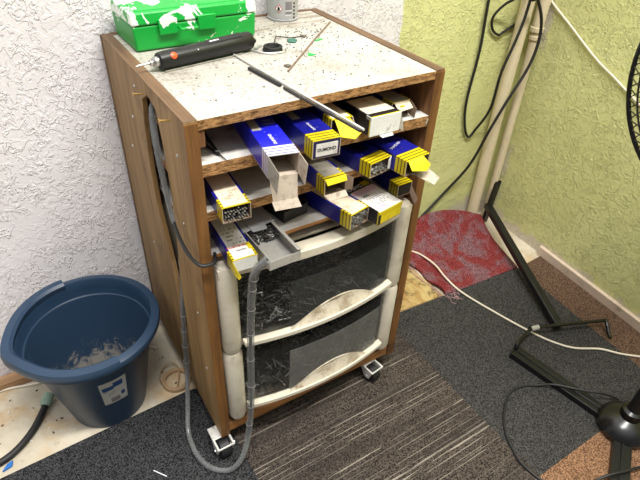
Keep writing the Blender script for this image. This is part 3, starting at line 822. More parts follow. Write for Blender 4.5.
# bottom row ---------------------------------------------------------
w, h = 0.043, 0.026
c = carton(0.037, -0.048, 4, w, h, 0.28, ZS3, 'sleeve', 'blue carton with white printed top at the left of the lowest row, yellow flap folded', top=0.26, top_y0=0.002, top_m='paper_white', closed='white_card')
strokes('fine_print', 'grey_ink', c, 0.010, 0.036, 0.016, 0.088, h + .0005, 7, 31, .6, .35)
text('print', 'DUMOND', 0.007, 'orange', c, (0.018, 0.032, h + .0006), (0, 0, 0))
flap(c, [(0, 0, h - .002), (0, 0.004, 0.001), (0.006, -0.010, -0.008), (0.009, -0.012, -0.002)], 'yellow', (-0.0008, 0, 0), 'side_flap', 'yellow folded flap')
b = MB(); b.box((w - .008, 0.018, h + .0004), (w - .001, 0.036, h + .0008), 'yellow'); b.build('yellow_mark', c)

w, h = 0.048, 0.033
c = carton(0.269, -0.044, -13, w, h, 0.26, ZS3, 'sleeve', 'carton full of electrodes showing bright round ends, beige top, lowest row', top=0.24, top_y0=0.002, top_m='paper')
rods((0.269, -0.044), -13, w, h, ZS3, 'bright ended electrode packed in the lowest row carton', 10, 6, 'light', 4, 'electrodes in the lowest row carton', dy=.003, Lr=.22)

w, h = 0.064, 0.029
c = carton(0.322, -0.056, -10, w, h, 0.26, ZS3, 'sleeve_k', 'carton with white and pink printed top label and yellow edge, lowest row at right', closed='yellow')
b = MB(); b.box((0.002, 0.0, h), (w - .001, 0.078, h + .0005), 'paper_white'); b.build('top_label', c)
b = MB(); b.box((0.004, 0.060, h + .0005), (w - .004, 0.077, h + .0008), 'pink_ink'); b.build('pink_print', c)
b = MB(); b.box((0.006, 0.006, h + .0005), (0.030, 0.016, h + .0008), 'pink_ink'); b.build('pink_print', c)
strokes('fine_print', 'grey_ink', c, 0.012, 0.052, 0.018, 0.045, h + .0006, 6, 41, .7, .35)
text('print', '355', 0.010, 'grey_ink', c, (0.020, 0.053, h + .0010), (0, 0, 0))
text('print', 'EASYC', 0.013, 'white_ink', c, (0.024, 0.087, h + .0003), (0, 0, 0), bold=True)
b = MB(); b.box((0.046, 0.082, h), (w - .002, 0.096, h + .0004), 'yellow'); b.build('yellow_mark', c)
b = MB(); b.box((0.0, -0.0008, 0.002), (0.006, 0.0, h), 'ink'); b.box((0.0, -0.0010, h - .006), (w, -0.0002, h + .0002), 'yellow'); b.build('front_band', c)

w, h = 0.036, 0.028
c = carton(0.414, 0.002, -2, w, h, 0.24, ZS3, 'sleeve', 'dark yellow banded carton half hidden behind the white labelled one, below the torn yellow flap')
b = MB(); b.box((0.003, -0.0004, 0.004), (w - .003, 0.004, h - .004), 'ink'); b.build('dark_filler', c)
flap(c, [(w - .004, 0, 0.004), (w - .001, 0, 0.018), (w + .002, -0.020, -0.004), (w - .006, -0.022, -0.014)], 'tan_dark', (0.0006, 0, 0), 'side_flap')

# open sheet metal trays ----------------------------------------------
def tray(name, xl, yf, yaw, w, h, Lc, zb, m, label, lip=True):
    o = empty(name, (xl, yf, zb), -R(yaw), label, 'tray')
    th = 0.001; s = MB()
    s.box((0, 0, 0), (w, Lc, th), m)
    s.box((0, 0, th), (th, Lc, h), m); s.box((w - th, 0, th), (w, Lc, h), m)
    s.box((th, 0, th), (w - th, th, h * .82), m); s.box((th, Lc - th, th), (w - th, Lc, h), m)
    s.build('tray_body', o, bevel=.0003)
    if lip:
        s = MB(); s.box((w - .006, 0.0, h), (w, Lc, h + .0008), m); s.box((0, 0, h), (.002, Lc, h + .0008), m); s.build('rolled_edge', o)
    return o
tray('metal_tray', 0.0905, -0.071, -1, 0.059, 0.022, 0.22, ZS3, 'dull_steel', 'open grey sheet metal tray of small stubs jutting out above the drawers')
b = pile('metal_stubs', 0.095, 0.146, -0.004, 0.05, ZS3 + .0015, lambda x, y: ZS3 + .0135, 420, None, 77, .004, .010, .0011, ('stub', 'stub_dark', 'stub_dark', 'stub_dark'))
tag(b.build('metal_stubs'), 'dark glinting heap of tiny stubs in the sheet metal tray', 'scrap', kind='stuff')
M['tray_grey'] = grimy('grey_lid', (150, 150, 152), (100, 98, 96), .4, .6)
b = MB(); b.prism([(0.083, 0.012, ZS3 + .0232), (0.150, 0.022, ZS3 + .0232), (0.150, 0.10, ZS3 + .0232), (0.084, 0.10, ZS3 + .0232)], (0, 0, .001), 'tray_grey')
b.prism([(0.100, 0.006, ZS3 + .0246), (0.126, 0.004, ZS3 + .0246), (0.138, 0.055, ZS3 + .0246), (0.098, 0.055, ZS3 + .0246)], (0, 0, .0008), 'tray_grey')
tag(b.build('card_sheet'), 'grey card lid half covering the sheet metal tray', 'card')
tray('metal_tray', 0.176, 0.034, -10, 0.056, 0.028, 0.18, ZS3, 'dark_steel', 'dark open metal tray set back behind the torn hanging flap', lip=False)

# black tweezers lying on the top shelf ---------------------------------
tw = empty('tweezers', (0.040, 0.018, 0.7352), 0, 'slim black pincer-like tool lying at the left of the top shelf', 'tool')
for a, b_ in (((0.000, 0.075, .004), (0.013, -0.002, .003)), ((0.022, 0.085, .004), (0.015, -0.002, .003))):
    s = MB(); s.tube([a, ((a[0] + b_[0]) / 2 - .001, (a[1] + b_[1]) / 2, .004), b_], [.0032, .0026, .0016], 'black', 8); s.build('arm', tw)
s = MB(); s.tube([(0.011, 0.006, .0042), (0.018, 0.004, .0042)], .002, 'steel', 8); s.tube([(0.014, -0.002, .003), (0.017, -0.022, .0016)], [.0014, .0006], 'black', 8); s.build('tip', tw)

# ------------------------------------------------------------------ things on the cabinet top
ZT2 = 0.8057
case = empty('storage_case', (0.0275, 0.298, ZT2 + .0012), R(1.0), 'bright green plastic case with chipped white patches on the cabinet top', 'case')
def rbox(x0, x1, y0, y1, z0, z1, ins, m):
    b = MB(); b.hexa([(x0, y0, z0), (x1, y0, z0), (x1, y1, z0), (x0, y1, z0), (x0 + ins, y0 + ins, z1), (x1 - ins, y0 + ins, z1), (x1 - ins, y1 - ins, z1), (x0 + ins, y1 - ins, z1)], m); return b
CW, CD = 0.238, 0.122
rbox(0.003, CW - .003, 0.003, CD, 0, .043, -0.002, 'green_case').build('case_body', case, bevel=.004, seg=3)
ld_ = rbox(-0.001, CW + .001, -0.001, CD, .0435, .065, 0.003, 'green_case'); ld_.build('lid', case, bevel=.004, seg=3)
rbox(0.012, CW - .012, 0.012, CD - .006, .065, .0665, 0.002, 'green_case').build('lid_panel', case, bevel=.001)
for x in (0.045, 0.118):
    s = MB(); s.box((x, -0.006, .026), (x + .034, -0.000, .052), 'green_case'); s.build('latch', case, bevel=.0015)
s = MB(); s.tube([(0.082, -.003, .036), (0.082, -.014, .034), (0.112, -.014, .034), (0.112, -.003, .036)], .003, 'green_case', 8); s.build('handle', case)

tool = empty('pen_grinder', (0.118, 0.222, ZT2), 0, 'black cylindrical hand tool with an orange button lying against the green case', 'tool')
ax0, ax1 = Vector((0.036, 0.203, ZT2 + .0155)), Vector((0.218, 0.236, ZT2 + .0170)); dv = (ax1 - ax0).normalized()
loc = Vector(tool.location)
s = MB(); s.tube([ax0 - loc + dv * k for k in (0, .002, .012, .045, .09, .140, .180, .1845)], [.0115, .0135, .0145, .0148, .0150, .0158, .0162, .0145], 'black_satin', 22); s.build('grip', tool)
s = MB(); s.tube([ax0 - loc - dv * .009, ax0 - loc - dv * .006, ax0 - loc + dv * .001], [.006, .0085, .0085], 'steel', 16); s.tube([ax0 - loc - dv * .014, ax0 - loc - dv * .009], .0045, 'steel', 12); s.build('collet', tool)
s = MB(); s.tube([ax0 - loc - dv * .038, ax0 - loc - dv * .034, ax0 - loc - dv * .014], [.0004, .0014, .0020], 'steel', 10); s.build('tip', tool)
nf = Vector((-.25, -.85, .55)).normalized(); nf = (nf - dv * nf.dot(dv)).normalized()
s = MB(); s.lathe([(0.0056, -.002), (0.0056, .0008), (0.0042, .0016), (0, .0018)], 'orange', 20, ax0 - loc + dv * .024 + nf * .0140, nf); s.build('button', tool)
s = MB(); s.lathe([(0.0014, -.001), (0.0010, .0006), (0, .0008)], 'steel', 10, ax0 - loc + dv * .070 + nf * .0148, nf); s.build('screw', tool)
nu = Vector((0, -.25, 1)).normalized(); nu = (nu - dv * nu.dot(dv)).normalized()
s = MB(); s.bar(ax0 - loc + dv * .098 + nu * .0152, ax0 - loc + dv * .116 + nu * .0156, .0025, .0006, 'white_ink', nu); s.build('print', tool)
s = MB(); pl = ax0 - loc + dv * .092; s.bar(pl + nu * .0142, pl + dv * .07 + nu * .0156, .012, .0016, 'black', nu); s.build('switch', tool)
s = MB(); e_ = ax1 - loc; s.tube([e_ - dv * .002, e_ + dv * .004, e_ + dv * .010 + Vector((0, 0, -.004))], [.006, .0055, .004], 'black', 10); s.build('strain_relief', tool)

can = empty('metal_can', (0.374, 0.395, ZT2), 0, 'grey cylindrical can with flame hazard diamond standing at the back of the top', 'can')
rc = 0.0335
s = MB(); s.lathe([(rc - .002, 0), (rc, .0015), (rc, .004), (rc - .0015, .005), (rc - .0015, .150), (rc, .152), (rc - .004, .158), (.012, .168)], 'can_grey', 40); s.build('can_body', can)
def onwall(bm, r, a0, a1, z0, z1, m, n=8, rot=0.0, th=.0004):
    """curved patch on a vertical cylinder (or cone when r is a function of z)"""
    rf = r if callable(r) else (lambda z: r)
    rows = [[(rf(z) + o, R(a0 + (a1 - a0) * i / n), z) for i in range(n + 1)] for z, o in ((z0, th), (z1, th), (z1, 0), (z0, 0))]
    vs = [[bm.bm.verts.new((q[0] * math.cos(q[1]), q[0] * math.sin(q[1]), q[2])) for q in row] for row in rows]
    for k in range(4):
        a, b = vs[k], vs[(k + 1) % 4]
        for i in range(n): bm.face([a[i], a[i + 1], b[i + 1], b[i]], m, False)
    bm.face([vs[q][0] for q in range(4)], m); bm.face([vs[q][n] for q in range(4)][::-1], m)
s = MB(); onwall(s, rc - .0012, -170, -70, .006, .11, 'can_grey', 16)
s.build('can_label', can)
s = MB()
onwall(s, rc - .0008, -110, -84, .0215, .0225, 'white_ink'); onwall(s, rc - .0008, -110, -84, .0130, .0140, 'white_ink')
onwall(s, rc - .0008, -110, -84, .024, .040, 'grey_ink'); onwall(s, rc - .0008, -110, -84, .0155, .0205, 'grey_ink'); s.build('print_panel', can)
s = MB()
for kx, (hs, mt) in enumerate(((.0085, 'red_ink'), (.0068, 'paper_white'))):
    c_a = -134; zc = .026
    P = [(0, -hs), (hs, 0), (0, hs), (-hs, 0)]
    v = [s.bm.verts.new(((rc + .0004 * (kx + 1) - .0006) * math.cos(R(c_a) + p[0] / rc), (rc + .0004 * (kx + 1) - .0006) * math.sin(R(c_a) + p[0] / rc), zc + p[1])) for p in P]
    v2 = [s.bm.verts.new(((rc - .0012) * math.cos(R(c_a) + p[0] / rc), (rc - .0012) * math.sin(R(c_a) + p[0] / rc), zc + p[1])) for p in P]
    s.face(v, mt); s.face(v2[::-1], mt)
    for i in range(4): s.face([v[i], v2[i], v2[(i + 1) % 4], v[(i + 1) % 4]], mt)
onwall(s, rc + .0004, -138, -130, .0225, .0285, 'ink'); onwall(s, rc + .0004, -136, -132, .0285, .0305, 'ink')
s.build('hazard_diamond', can)
s = MB()
for i in range(5): onwall(s, rc - .0008, -78, -70, .006 + i * .007, .0095 + i * .007, 'ink', 3)
s.build('code_bars', can)

s = MB()
s.torus((0, 0, .0030), .0155, .0030, 'black', n=32); s.torus((0.001, 0.0005, .0070), .0152, .0026, 'black', n=32)
o = s.build('rubber_ring'); o.location = (0.252, 0.214, ZT2); tag(o, 'black rubber ring lying on the cabinet top', 'ring')
s = MB(); s.tube([(0.215, 0.225, ZT2 + .002), (0.232, 0.203, ZT2 + .0015), (0.250, 0.196, ZT2 + .0015), (0.268, 0.196, ZT2 + .0015), (0.276, 0.208, ZT2 + .0015)], .0016, 'steel', 6, sub=4)
s.bar((0.226, 0.232, ZT2 + .0015), (0.245, 0.246, ZT2 + .0018), .006, .001, 'steel')
tag(s.build('wire_clip'), 'bent bright wire clip around the black rubber ring', 'wire')
# twisted wire leading back
s = MB(); s.tube([(0.248, 0.232, ZT2 + .002), (0.268, 0.240, ZT2 + .002), (0.288, 0.268, ZT2 + .005), (0.306, 0.272, ZT2 + .002), (0.318, 0.262, ZT2 + .002), (0.350, 0.262, ZT2 + .0015)], .0011, 'dark_steel', 6, sub=5)
tag(s.build('wire'), 'thin dark bent wire running from the rubber ring towards the teal chip', 'wire')
s = MB(); s.prism([(0.300, 0.240, ZT2), (0.312, 0.234, ZT2), (0.322, 0.244, ZT2), (0.318, 0.256, ZT2), (0.304, 0.254, ZT2)], (0, 0, .003), 'teal')
tag(s.build('plastic_chip', bevel=.0008), 'dark teal plastic chip beside the thin bent wire', 'chip')
s = MB(); s.prism([(0.296, 0.160, ZT2), (0.312, 0.160, ZT2), (0.304, 0.176, ZT2)], (0, 0, .0012), 'green_chip')
tag(s.build('paint_flake'), 'bright green triangular paint flake on the white top', 'flake')
s = MB(); s.prism([(0.354, 0.226, ZT2), (0.372, 0.232, ZT2), (0.372, 0.236, ZT2), (0.354, 0.232, ZT2)], (0, 0, .0012), 'green_chip')
tag(s.build('paint_flake'), 'thin green paint flake beside the long brown stick', 'flake')
s = MB(); s.tube([(0.224, 0.107, ZT2 + .0018), (0.345, 0.225, ZT2 + .0018), (0.448, 0.322, ZT2 + .0018)], .0016, 'tan_dark', 8)
tag(s.build('electrode_rod'), 'long thin grey brown rod lying alone across the right of the top', 'rod')
s = MB(); s.tube([(0.043, 0.192, ZT2 + .0013), (0.17, 0.213, ZT2 + .0013), (0.195, 0.222, ZT2 + .0013)], .0011, 'grey_paper', 8)
tag(s.build('electrode_rod'), 'thin rusty rod lying just in front of the black hand tool', 'rod')
# two steel rods hanging over the front edge, and a short black one
s = MB(); s.tube([(0.176, 0.224, ZT2 + .0025), (0.205, -0.135, ZT2 + .0035)], .0019, 'bright_rod', 10)
tag(s.build('steel_rod'), 'long bright steel rod reaching out over the front edge of the top', 'rod')
s = MB(); s.tube([(0.1815, 0.045, ZT2 + .0025), (0.199, -0.136, ZT2 + .0030)], .0022, 'dark_steel', 10)
tag(s.build('steel_rod'), 'dark steel rod beside the bright one, overhanging the front edge', 'rod')
s = MB(); s.bar((0.1700, 0.145, ZT2 + .0028), (0.1810, 0.055, ZT2 + .0028), .0055, .0050, 'black')
tag(s.build('black_bar', bevel=.001), 'short thick black stick lying left of the steel rods', 'bar')
b = MB(); rr = random.Random(9)
for i in range(520):
    u = rr.random(); x = 0.05 + 0.40 * rr.random() if u < .5 else rr.gauss(.34, .05); y = 0.03 + .37 * rr.random() if u < .5 else rr.gauss(.26, .05)
    if x > .455 or x < .03 or y > .41 or (x < .27 and y > .19): continue
    if u > .5 and rr.random() < .3: continue
    sz = rr.uniform(.0004, .0015); a = rr.uniform(0, 3.1)
    b.bar((x, y, ZT2 + sz * .45), (x + math.cos(a) * sz * 2.2, y + math.sin(a) * sz * 2.2, ZT2 + sz * .45), sz, sz * .8, rr.choice(['dirt', 'dirt', 'stub_dark', 'grey_paper']))
tag(b.build('debris_crumbs'), 'grey and dark crumbs scattered over the dirty white cabinet top', 'debris', kind='stuff')
for (x, y, lb) in ((0.346, 0.262, 'rust brown lump of slag behind the teal chip'), (0.236, 0.130, 'small round brown washer-like bit near the bright steel rod')):
    b = MB(); b.lathe([(0.0, 0), (0.0055, 0.0003), (0.006, .002), (0.003, .0036), (0, .0036)], 'dirt', 10, (x, y, ZT2), fn=lambda r, z, a: (r * (1 + .25 * math.sin(3 * a + 1)), z)); tag(b.build('slag_bit'), lb, 'debris')

# ------------------------------------------------------------------ hoses and cords by the cabinet
hp = [(0.012, 0.152, 0.46), (0.008, 0.150, 0.40), (-0.002, 0.145, 0.331), (-0.008, 0.146, 0.240), (-0.014, 0.148, 0.136),
      (-0.034, 0.114, 0.060), (-0.053, 0.072, 0.026), (-0.057, 0.024, 0.014), (-0.048, -0.017, 0.0125), (-0.029, -0.043, 0.0125), (-0.004, -0.059, 0.020), (0.022, -0.060, 0.050),
      (0.047, -0.044, 0.106), (0.058, -0.042, 0.219), (0.061, -0.046, 0.378), (0.061, -0.062, 0.515), (0.063, -0.074, 0.568), (0.079, -0.086, 0.596)]
hose = empty('clear_hose', (-0.057, 0.024, 0.006), 0, 'long clear plastic hose looping down round the front caster and up past the drawers', 'hose')
off = Vector(hose.location)
s = MB(); s.tube([Vector(p) - off for p in hp], [.0058] * 8 + [.0060] * 4 + [.0072] * 6, 'hose', 12, sub=6); s.build('tubing', hose)
s = MB(); s.tube([Vector(p) - off for p in hp], .0028, 'black', 8, sub=6, cap=True); s.build('inner_cable', hose)
ring0 = None
for i in (2, 3, 7, 8, 12, 13, 14, 15):
    a = Vector(hp[i]); d = (Vector(hp[i + 1]) - a)
    for u in (0.2, .7):
        if ring0 is None:
            s = MB(); s.torus((0, 0, 0), .0070, .0006, 'grey_ink', (0, 0, 1), 16, 5); r_ = ring0 = s.build('clip_ring', hose)
        else:
            r_ = ring0.copy(); C.objects.link(r_); r_.parent = hose
        r_.location = a + d * u - off; r_.rotation_mode = 'QUATERNION'; r_.rotation_quaternion = Vector((0, 0, 1)).rotation_difference(d)
up = empty('clear_hose', (-0.008, 0.12, 0.66), 0, 'short clear hose poking out of the side panel slit and bending round the front corner', 'hose')
off = Vector(up.location)
hq = [(0.014, 0.166, 0.776), (0.004, 0.158, 0.764), (-0.002, 0.147, 0.738), (-0.006, 0.130, 0.705), (-0.007, 0.120, 0.662), (-0.008, 0.104, 0.613), (-0.0095, 0.085, 0.588)]
s = MB(); s.tube([Vector(p) - off for p in hq], [.0052, .0058, .0058, .0056, .0052, .0046, .004], 'hose', 12, sub=6); s.build('tubing', up)
s = MB(); s.tube([Vector(p) - off for p in hq], .0022, 'black', 8, sub=6); s.build('inner_cable', up)
s = MB(); s.tube([Vector(p) - off for p in ((-0.0095, 0.088, 0.592), (-0.011, 0.063, 0.576), (-0.011, 0.021, 0.566), (-0.004, -0.010, 0.563), (0.012, -0.014, 0.561), (0.022, -0.008, 0.5605), (0.030, 0.010, 0.5605))], .0032, 'black', 8, sub=6); s.build('black_tail', up)

# ------------------------------------------------------------------ bucket
bk = empty('bucket', (-0.180, 0.275, 0), 0, 'dark blue plastic bucket with a pouring lip standing against the white wall', 'bucket')
HB = 0.268
def rw(z): return 0.087 + (0.137 - 0.087) * z / HB
def spout(r, z, a):
    # wider grip flange on the left half, with a pouring lip
    da = (a - math.pi * 1.02 + math.pi) % (2 * math.pi) - math.pi
    lip_ = 0.010 * math.exp(-(da / .28) ** 2)
    g_ = 1.0 if abs(da) < 1.22 else 0.0
    k_ = max(0.0, (z - .20) / (HB - .20))
    return (r + (lip_ * k_ if r > .12 else 0), z - (0.006 * math.exp(-(da / .25) ** 2) * k_ if r > .12 else 0) + (0.0) * g_)
s = MB()
prof = [(0.0, .004), (.070, .004), (.083, .000), (.0865, .002), (rw(.21), .21), (rw(.215) + .001, .215), (rw(.25) + .002, .250), (.150, .251), (.1545, .254), (.1555, .262), (.1535, .267), (.148, .2695), (.138, .2715), (.1355, .268), (.1335, .236), (.1325, .230), (.1285, .226), (rw(.02) - .003, .014), (.074, .009), (0.0, .009)]
ml = ['bucket'] * (len(prof) - 1); ml[-1] = ml[-2] = ml[-3] = 'bucket_floor'
s.lathe(prof, ml, 96, fn=spout)
s.build('bucket_body', bk)
# raised grip flange on the left half of the rim
s = MB(); n = 40; rows = []
A0, A1 = R(96), R(282)
def rimr(a):
    da = (a - math.pi * 1.02 + math.pi) % (2 * math.pi) - math.pi
    return 0.010 * math.exp(-(da / .28) ** 2), -0.006 * math.exp(-(da / .25) ** 2)
for i in range(n + 1):
    a = A0 + (A1 - A0) * i / n; dr_, dz_ = rimr(a); row = []
    for (r_, z_) in ((.1545, .250), (.1580, .256), (.1585, .268), (.155, .2755), (.139, .2770), (.1330, .272), (.1350, .256), (.145, .256)):
        row.append(s.bm.verts.new(((r_ + dr_) * math.cos(a), (r_ + dr_) * math.sin(a), z_ + dz_)))
    rows.append(row)
for a, b_ in zip(rows, rows[1:]):
    for q in range(8): s.face([a[q], a[(q + 1) % 8], b_[(q + 1) % 8], b_[q]], 'bucket', True)
s.face(rows[0][::-1], 'bucket'); s.face(rows[-1], 'bucket')
s.build('rim_grip', bk)
s = MB(); onwall(s, lambda z: rw(z) + .0002, -99, -72, .108, .196, 'bucket_label', 8); lb = s.build('label', bk)
s = MB()
onwall(s, lambda z: rw(z) + .0007, -97, -86, .164, .178, 'label_blue', 4); onwall(s, lambda z: rw(z) + .0007, -86, -76, .169, .187, 'label_blue', 3)
onwall(s, lambda z: rw(z) + .0007, -91, -81, .113, .130, 'grey_ink', 4); onwall(s, lambda z: rw(z) + .0007, -79, -75, .128, .142, 'label_blue', 2)
rr = random.Random(3)
for i in range(7):
    a = -96 + rr.random() * 14; onwall(s, lambda z: rw(z) + .0007, a, a + 2.5, .143 + i * .003, .1445 + i * .003, 'grey_ink', 2)
s.build('print', lb)

# cord with pale plug in front of the bucket, tape ring, other bits on the floor
pc = empty('garden_hose', (-0.385, 0.237, 0), 0, 'black hose with a pale green end fitting lying by the bucket', 'hose')
o_ = Vector(pc.location)
s = MB(); s.tube([Vector(p) - o_ for p in ((-0.313, 0.322, .016), (-0.321, 0.310, .0125), (-0.350, 0.270, .0090), (-0.385, 0.237, .0085), (-0.427, 0.218, .0085), (-0.50, 0.214, .0085))], .008, 'black', 12, sub=5); s.build('tubing', pc)
s = MB(); s.tube([Vector(p) - o_ for p in ((-0.318, 0.316, .0145), (-0.312, 0.326, .0165), (-0.302, 0.341, .018))], [.0095, .0135, .0125], 'mint', 14, sub=3); s.build('end_fitting', pc)
s = MB(); s.tube([(-0.62, 0.420, .006), (-0.50, 0.422, .004), (-0.403, 0.424, .004), (-0.338, 0.408, .004), (-0.30, 0.402, .004), (-0.20, 0.405, .004), (-0.06, 0.385, .004), (-0.03, 0.365, .004)], .0032, 'white_cable', 8, sub=5)
tag(s.build('white_cable'), 'thin white cord lying along the back wall behind the bucket', 'cord')
s = MB(); s.lathe([(.027, 0), (.036, 0), (.036, .012), (.027, .012)], 'tape_brown', 36, close=True)
o = s.build('tape_roll', bevel=.0008); o.location = (-0.022, 0.238, 0.0); tag(o, 'tan roll of tape on the bare floor between bucket and cabinet', 'tape roll')
s = MB(); s.tube([(-0.05, 0.222, .003), (-0.058, 0.255, .014), (-0.040, 0.285, .014), (-0.015, 0.29, .014), (-0.006, 0.262, .0145), (-0.03, 0.21, .0145)], .0018, 'tape_brown', 6, sub=5)
tag(s.build('wire_loop'), 'thin brown wire looped over the tan tape roll', 'wire')
for i, (a, b_, m, l) in enumerate((((-0.150, 0.032, .0072), (-0.130, 0.004, .0072), 'white_ink', 'white sliver lying on the dark carpet tile'), ((-0.215, 0.1995, .0012), (-0.170, 0.2005, .0012), 'white_card', 'pale stick on the bare floor at the foot of the bucket'))):
    s = MB(); s.bar(a, b_, .0032 if i else .0018, .0018, m); tag(s.build('stick_fragment'), l, 'scrap')
s = MB(); s.prism([(-0.427, 0.196, .0), (-0.408, 0.200, 0), (-0.404, 0.213, 0), (-0.416, 0.209, 0)], (0, 0, .006), 'blue_bit'); tag(s.build('plastic_scrap', bevel=.001), 'bright blue plastic scrap at the edge of the dark carpet', 'scrap')
s = MB(); s.torus((0, 0, .0015), .0135, .0006, 'dark_steel', n=28, k=5); o = s.build('wire_ring'); o.location = (0.159, -0.137, 0.006); tag(o, 'thin wire ring lying on the striped carpet tile', 'ring')
b = MB(); rr = random.Random(5)
for i in range(60):
    x, y = rr.uniform(-.45, -.02), rr.uniform(.20, .40)
    sz = rr.uniform(.0008, .003); a = rr.uniform(0, 3)
    if (Vector((x, y)) - Vector((-.18, .262))).length < .10: continue
    b.bar((x, y, sz * .5), (x + math.cos(a) * sz * 2, y + math.sin(a) * sz * 2, sz * .5), sz, sz, rr.choice(['dirt', 'paper_white', 'tan_dark']))
tag(b.build('floor_grit'), 'grit and crumbs on the bare beige floor around the bucket', 'debris', kind='stuff')

# ------------------------------------------------------------------ pipes and cables in the corner
def pipe(pts, r, label, rings=()):
    p = empty('heating_pipe', pts[0], 0, label, 'pipe'); o = Vector(pts[0])
    s = MB(); s.tube([Vector(q) - o for q in pts], r, 'cream', 20); s.build('pipe_run', p)
    for q, rr_, hh in rings:
        s = MB(); s.lathe([(rr_ * .7, 0), (rr_, .002), (rr_, hh - .002), (rr_ * .7, hh)], 'cream', 20, Vector(q) - o); s.build('coupling', p)
pipe([(1.168, 0.392, 0.0), (1.166, 0.390, 0.4), (1.172, 0.388, 1.0), (1.172, 0.388, 2.5)], [.0195, .0195, .0195, .0195], 'thicker cream painted pipe rising beside the corner, left one')
x2, y2 = 1.232, 0.380
pipe([(x2, y2, 0.0), (x2, y2, 0.66), (x2, y2, 0.70), (x2, y2, 2.5)], [.0135, .0140, .018, .018], 'slimmer cream painted pipe with a threaded coupling in the corner', [((x2, y2, .655), .0185, .014), ((x2, y2, .678), .0205, .016)])
def cable(name, pts, r, m, label, cat='cable', n=9, sub=6):
    s = MB(); s.tube(pts, r, m, n, sub=sub); return tag(s.build(name), label, cat)
cable('black_cable', [(1.030, 0.412, 1.10), (1.030, 0.412, 0.80), (1.038, 0.411, 0.642), (1.029, 0.411, 0.490), (1.045, 0.411, 0.404), (1.074, 0.411, 0.355), (1.093, 0.404, 0.380), (1.100, 0.372, 0.462), (1.087, 0.355, 0.582), (1.110, 0.350, 0.681), (1.125, 0.350, 0.766), (1.130, 0.352, 0.95), (1.13, 0.355, 1.2)], .0042, 'black', 'black cable hanging in a long narrow loop left of the cream pipes')
cable('black_cable', [(1.150, 0.3625, 0.86), (1.100, 0.3625, 0.80), (1.075, 0.392, 0.766), (1.058, 0.407, 0.731), (1.072, 0.411, 0.696), (1.104, 0.411, 0.676), (1.126, 0.411, 0.684), (1.176, 0.4125, 0.700)], .0038, 'black', 'short curl of black cable tucked behind the thick cream pipe')
cable('black_cable', [(1.14, 0.331, 1.0), (1.110, 0.331, 0.806), (1.140, 0.337, 0.787), (1.180, 0.337, 0.730), (1.196, 0.337, 0.666), (1.182, 0.337, 0.591), (1.134, 0.342, 0.497), (1.098, 0.352, 0.401), (1.079, 0.382, 0.264), (1.020, 0.410, 0.159), (0.928, 0.414, 0.078), (0.860, 0.414, 0.030), (0.80, 0.412, 0.012)], .0045, 'black', 'black cable crossing in front of the pipes and running down behind the cabinet')
cable('white_cable', [(1.232, 0.42, 1.0)] + [tuple(rwall(t_, .006, z_)) for t_, z_ in ((0.02, 0.80), (0.035, 0.770), (0.135, 0.718), (0.245, 0.662), (0.325, 0.631), (0.385, 0.607), (0.47, 0.578), (0.8, 0.48))], .0030, 'white_cable', 'cream cable sloping down across the green right wall')
cable('white_cable', [(0.72, 0.37, .014), (0.770, 0.345, .034), (0.805, 0.330, .034), (0.832, 0.330, .026), (0.850, 0.299, .023), (0.857, 0.242, .020), (0.845, 0.180, .019), (0.848, 0.108, .012), (0.879, -0.020, .010), (0.910, -0.124, .010), (0.935, -0.178, .010), (0.967, -0.218, .010), (1.026, -0.256, .010), (1.064, -0.299, .010), (1.120, -0.348, .010)], .0029, 'white_cable', 'long white cord snaking over the red and grey carpet', 'cord')
cable('black_cable', [(0.915, -0.385, .012), (0.876, -0.362, .034), (0.838, -0.328, .034), (0.796, -0.276, .026), (0.770, -0.250, .011), (0.738, -0.233, .010), (0.694, -0.228, .010), (0.643, -0.254, .010), (0.596, -0.297, .010), (0.572, -0.343, .010), (0.563, -0.384, .010), (0.580, -0.45, .010), (0.640, -0.482, .011), (0.690, -0.500, .032), (0.740, -0.516, .032), (0.790, -0.528, .024), (0.86, -0.541, .010), (0.95, -0.55, .010)], .0030, 'black', 'thin black cord curling from the fan foot over the grey carpet', 'cord')

# ------------------------------------------------------------------ black stand leaning into the corner
st = empty('stand_tube', (0.985, -0.145, 0.006), 0, 'black square metal tube leaning into the corner with a forked top', 'metal tube')
o_ = Vector(st.location)
s = MB(); s.bar(Vector((1.190, 0.352, 0.085)) - o_, Vector((0.983, -0.140, 0.024)) - o_, .024, .022, 'black_satin'); s.build('tube_arm', st, bevel=.003)
s = MB(); s.tube([Vector((0.983, -0.139, .0150)) - o_, Vector((0.983, -0.139, .036)) - o_], .0125, 'black', 14); s.build('end_cap', st, bevel=.001)
s = MB(); s.bar(Vector((1.194, 0.350, 0.012)) - o_, Vector((1.212, 0.350, 0.170)) - o_, .022, .012, 'black_satin', (0, 1, 0))
for dx in (-.008, .003, .010): s.bar(Vector((1.212 + dx, 0.350, 0.168)) - o_, Vector((1.214 + dx, 0.350, 0.178)) - o_, .004, .010, 'black_satin', (0, 1, 0))
s.build('forked_bracket', st, bevel=.001)

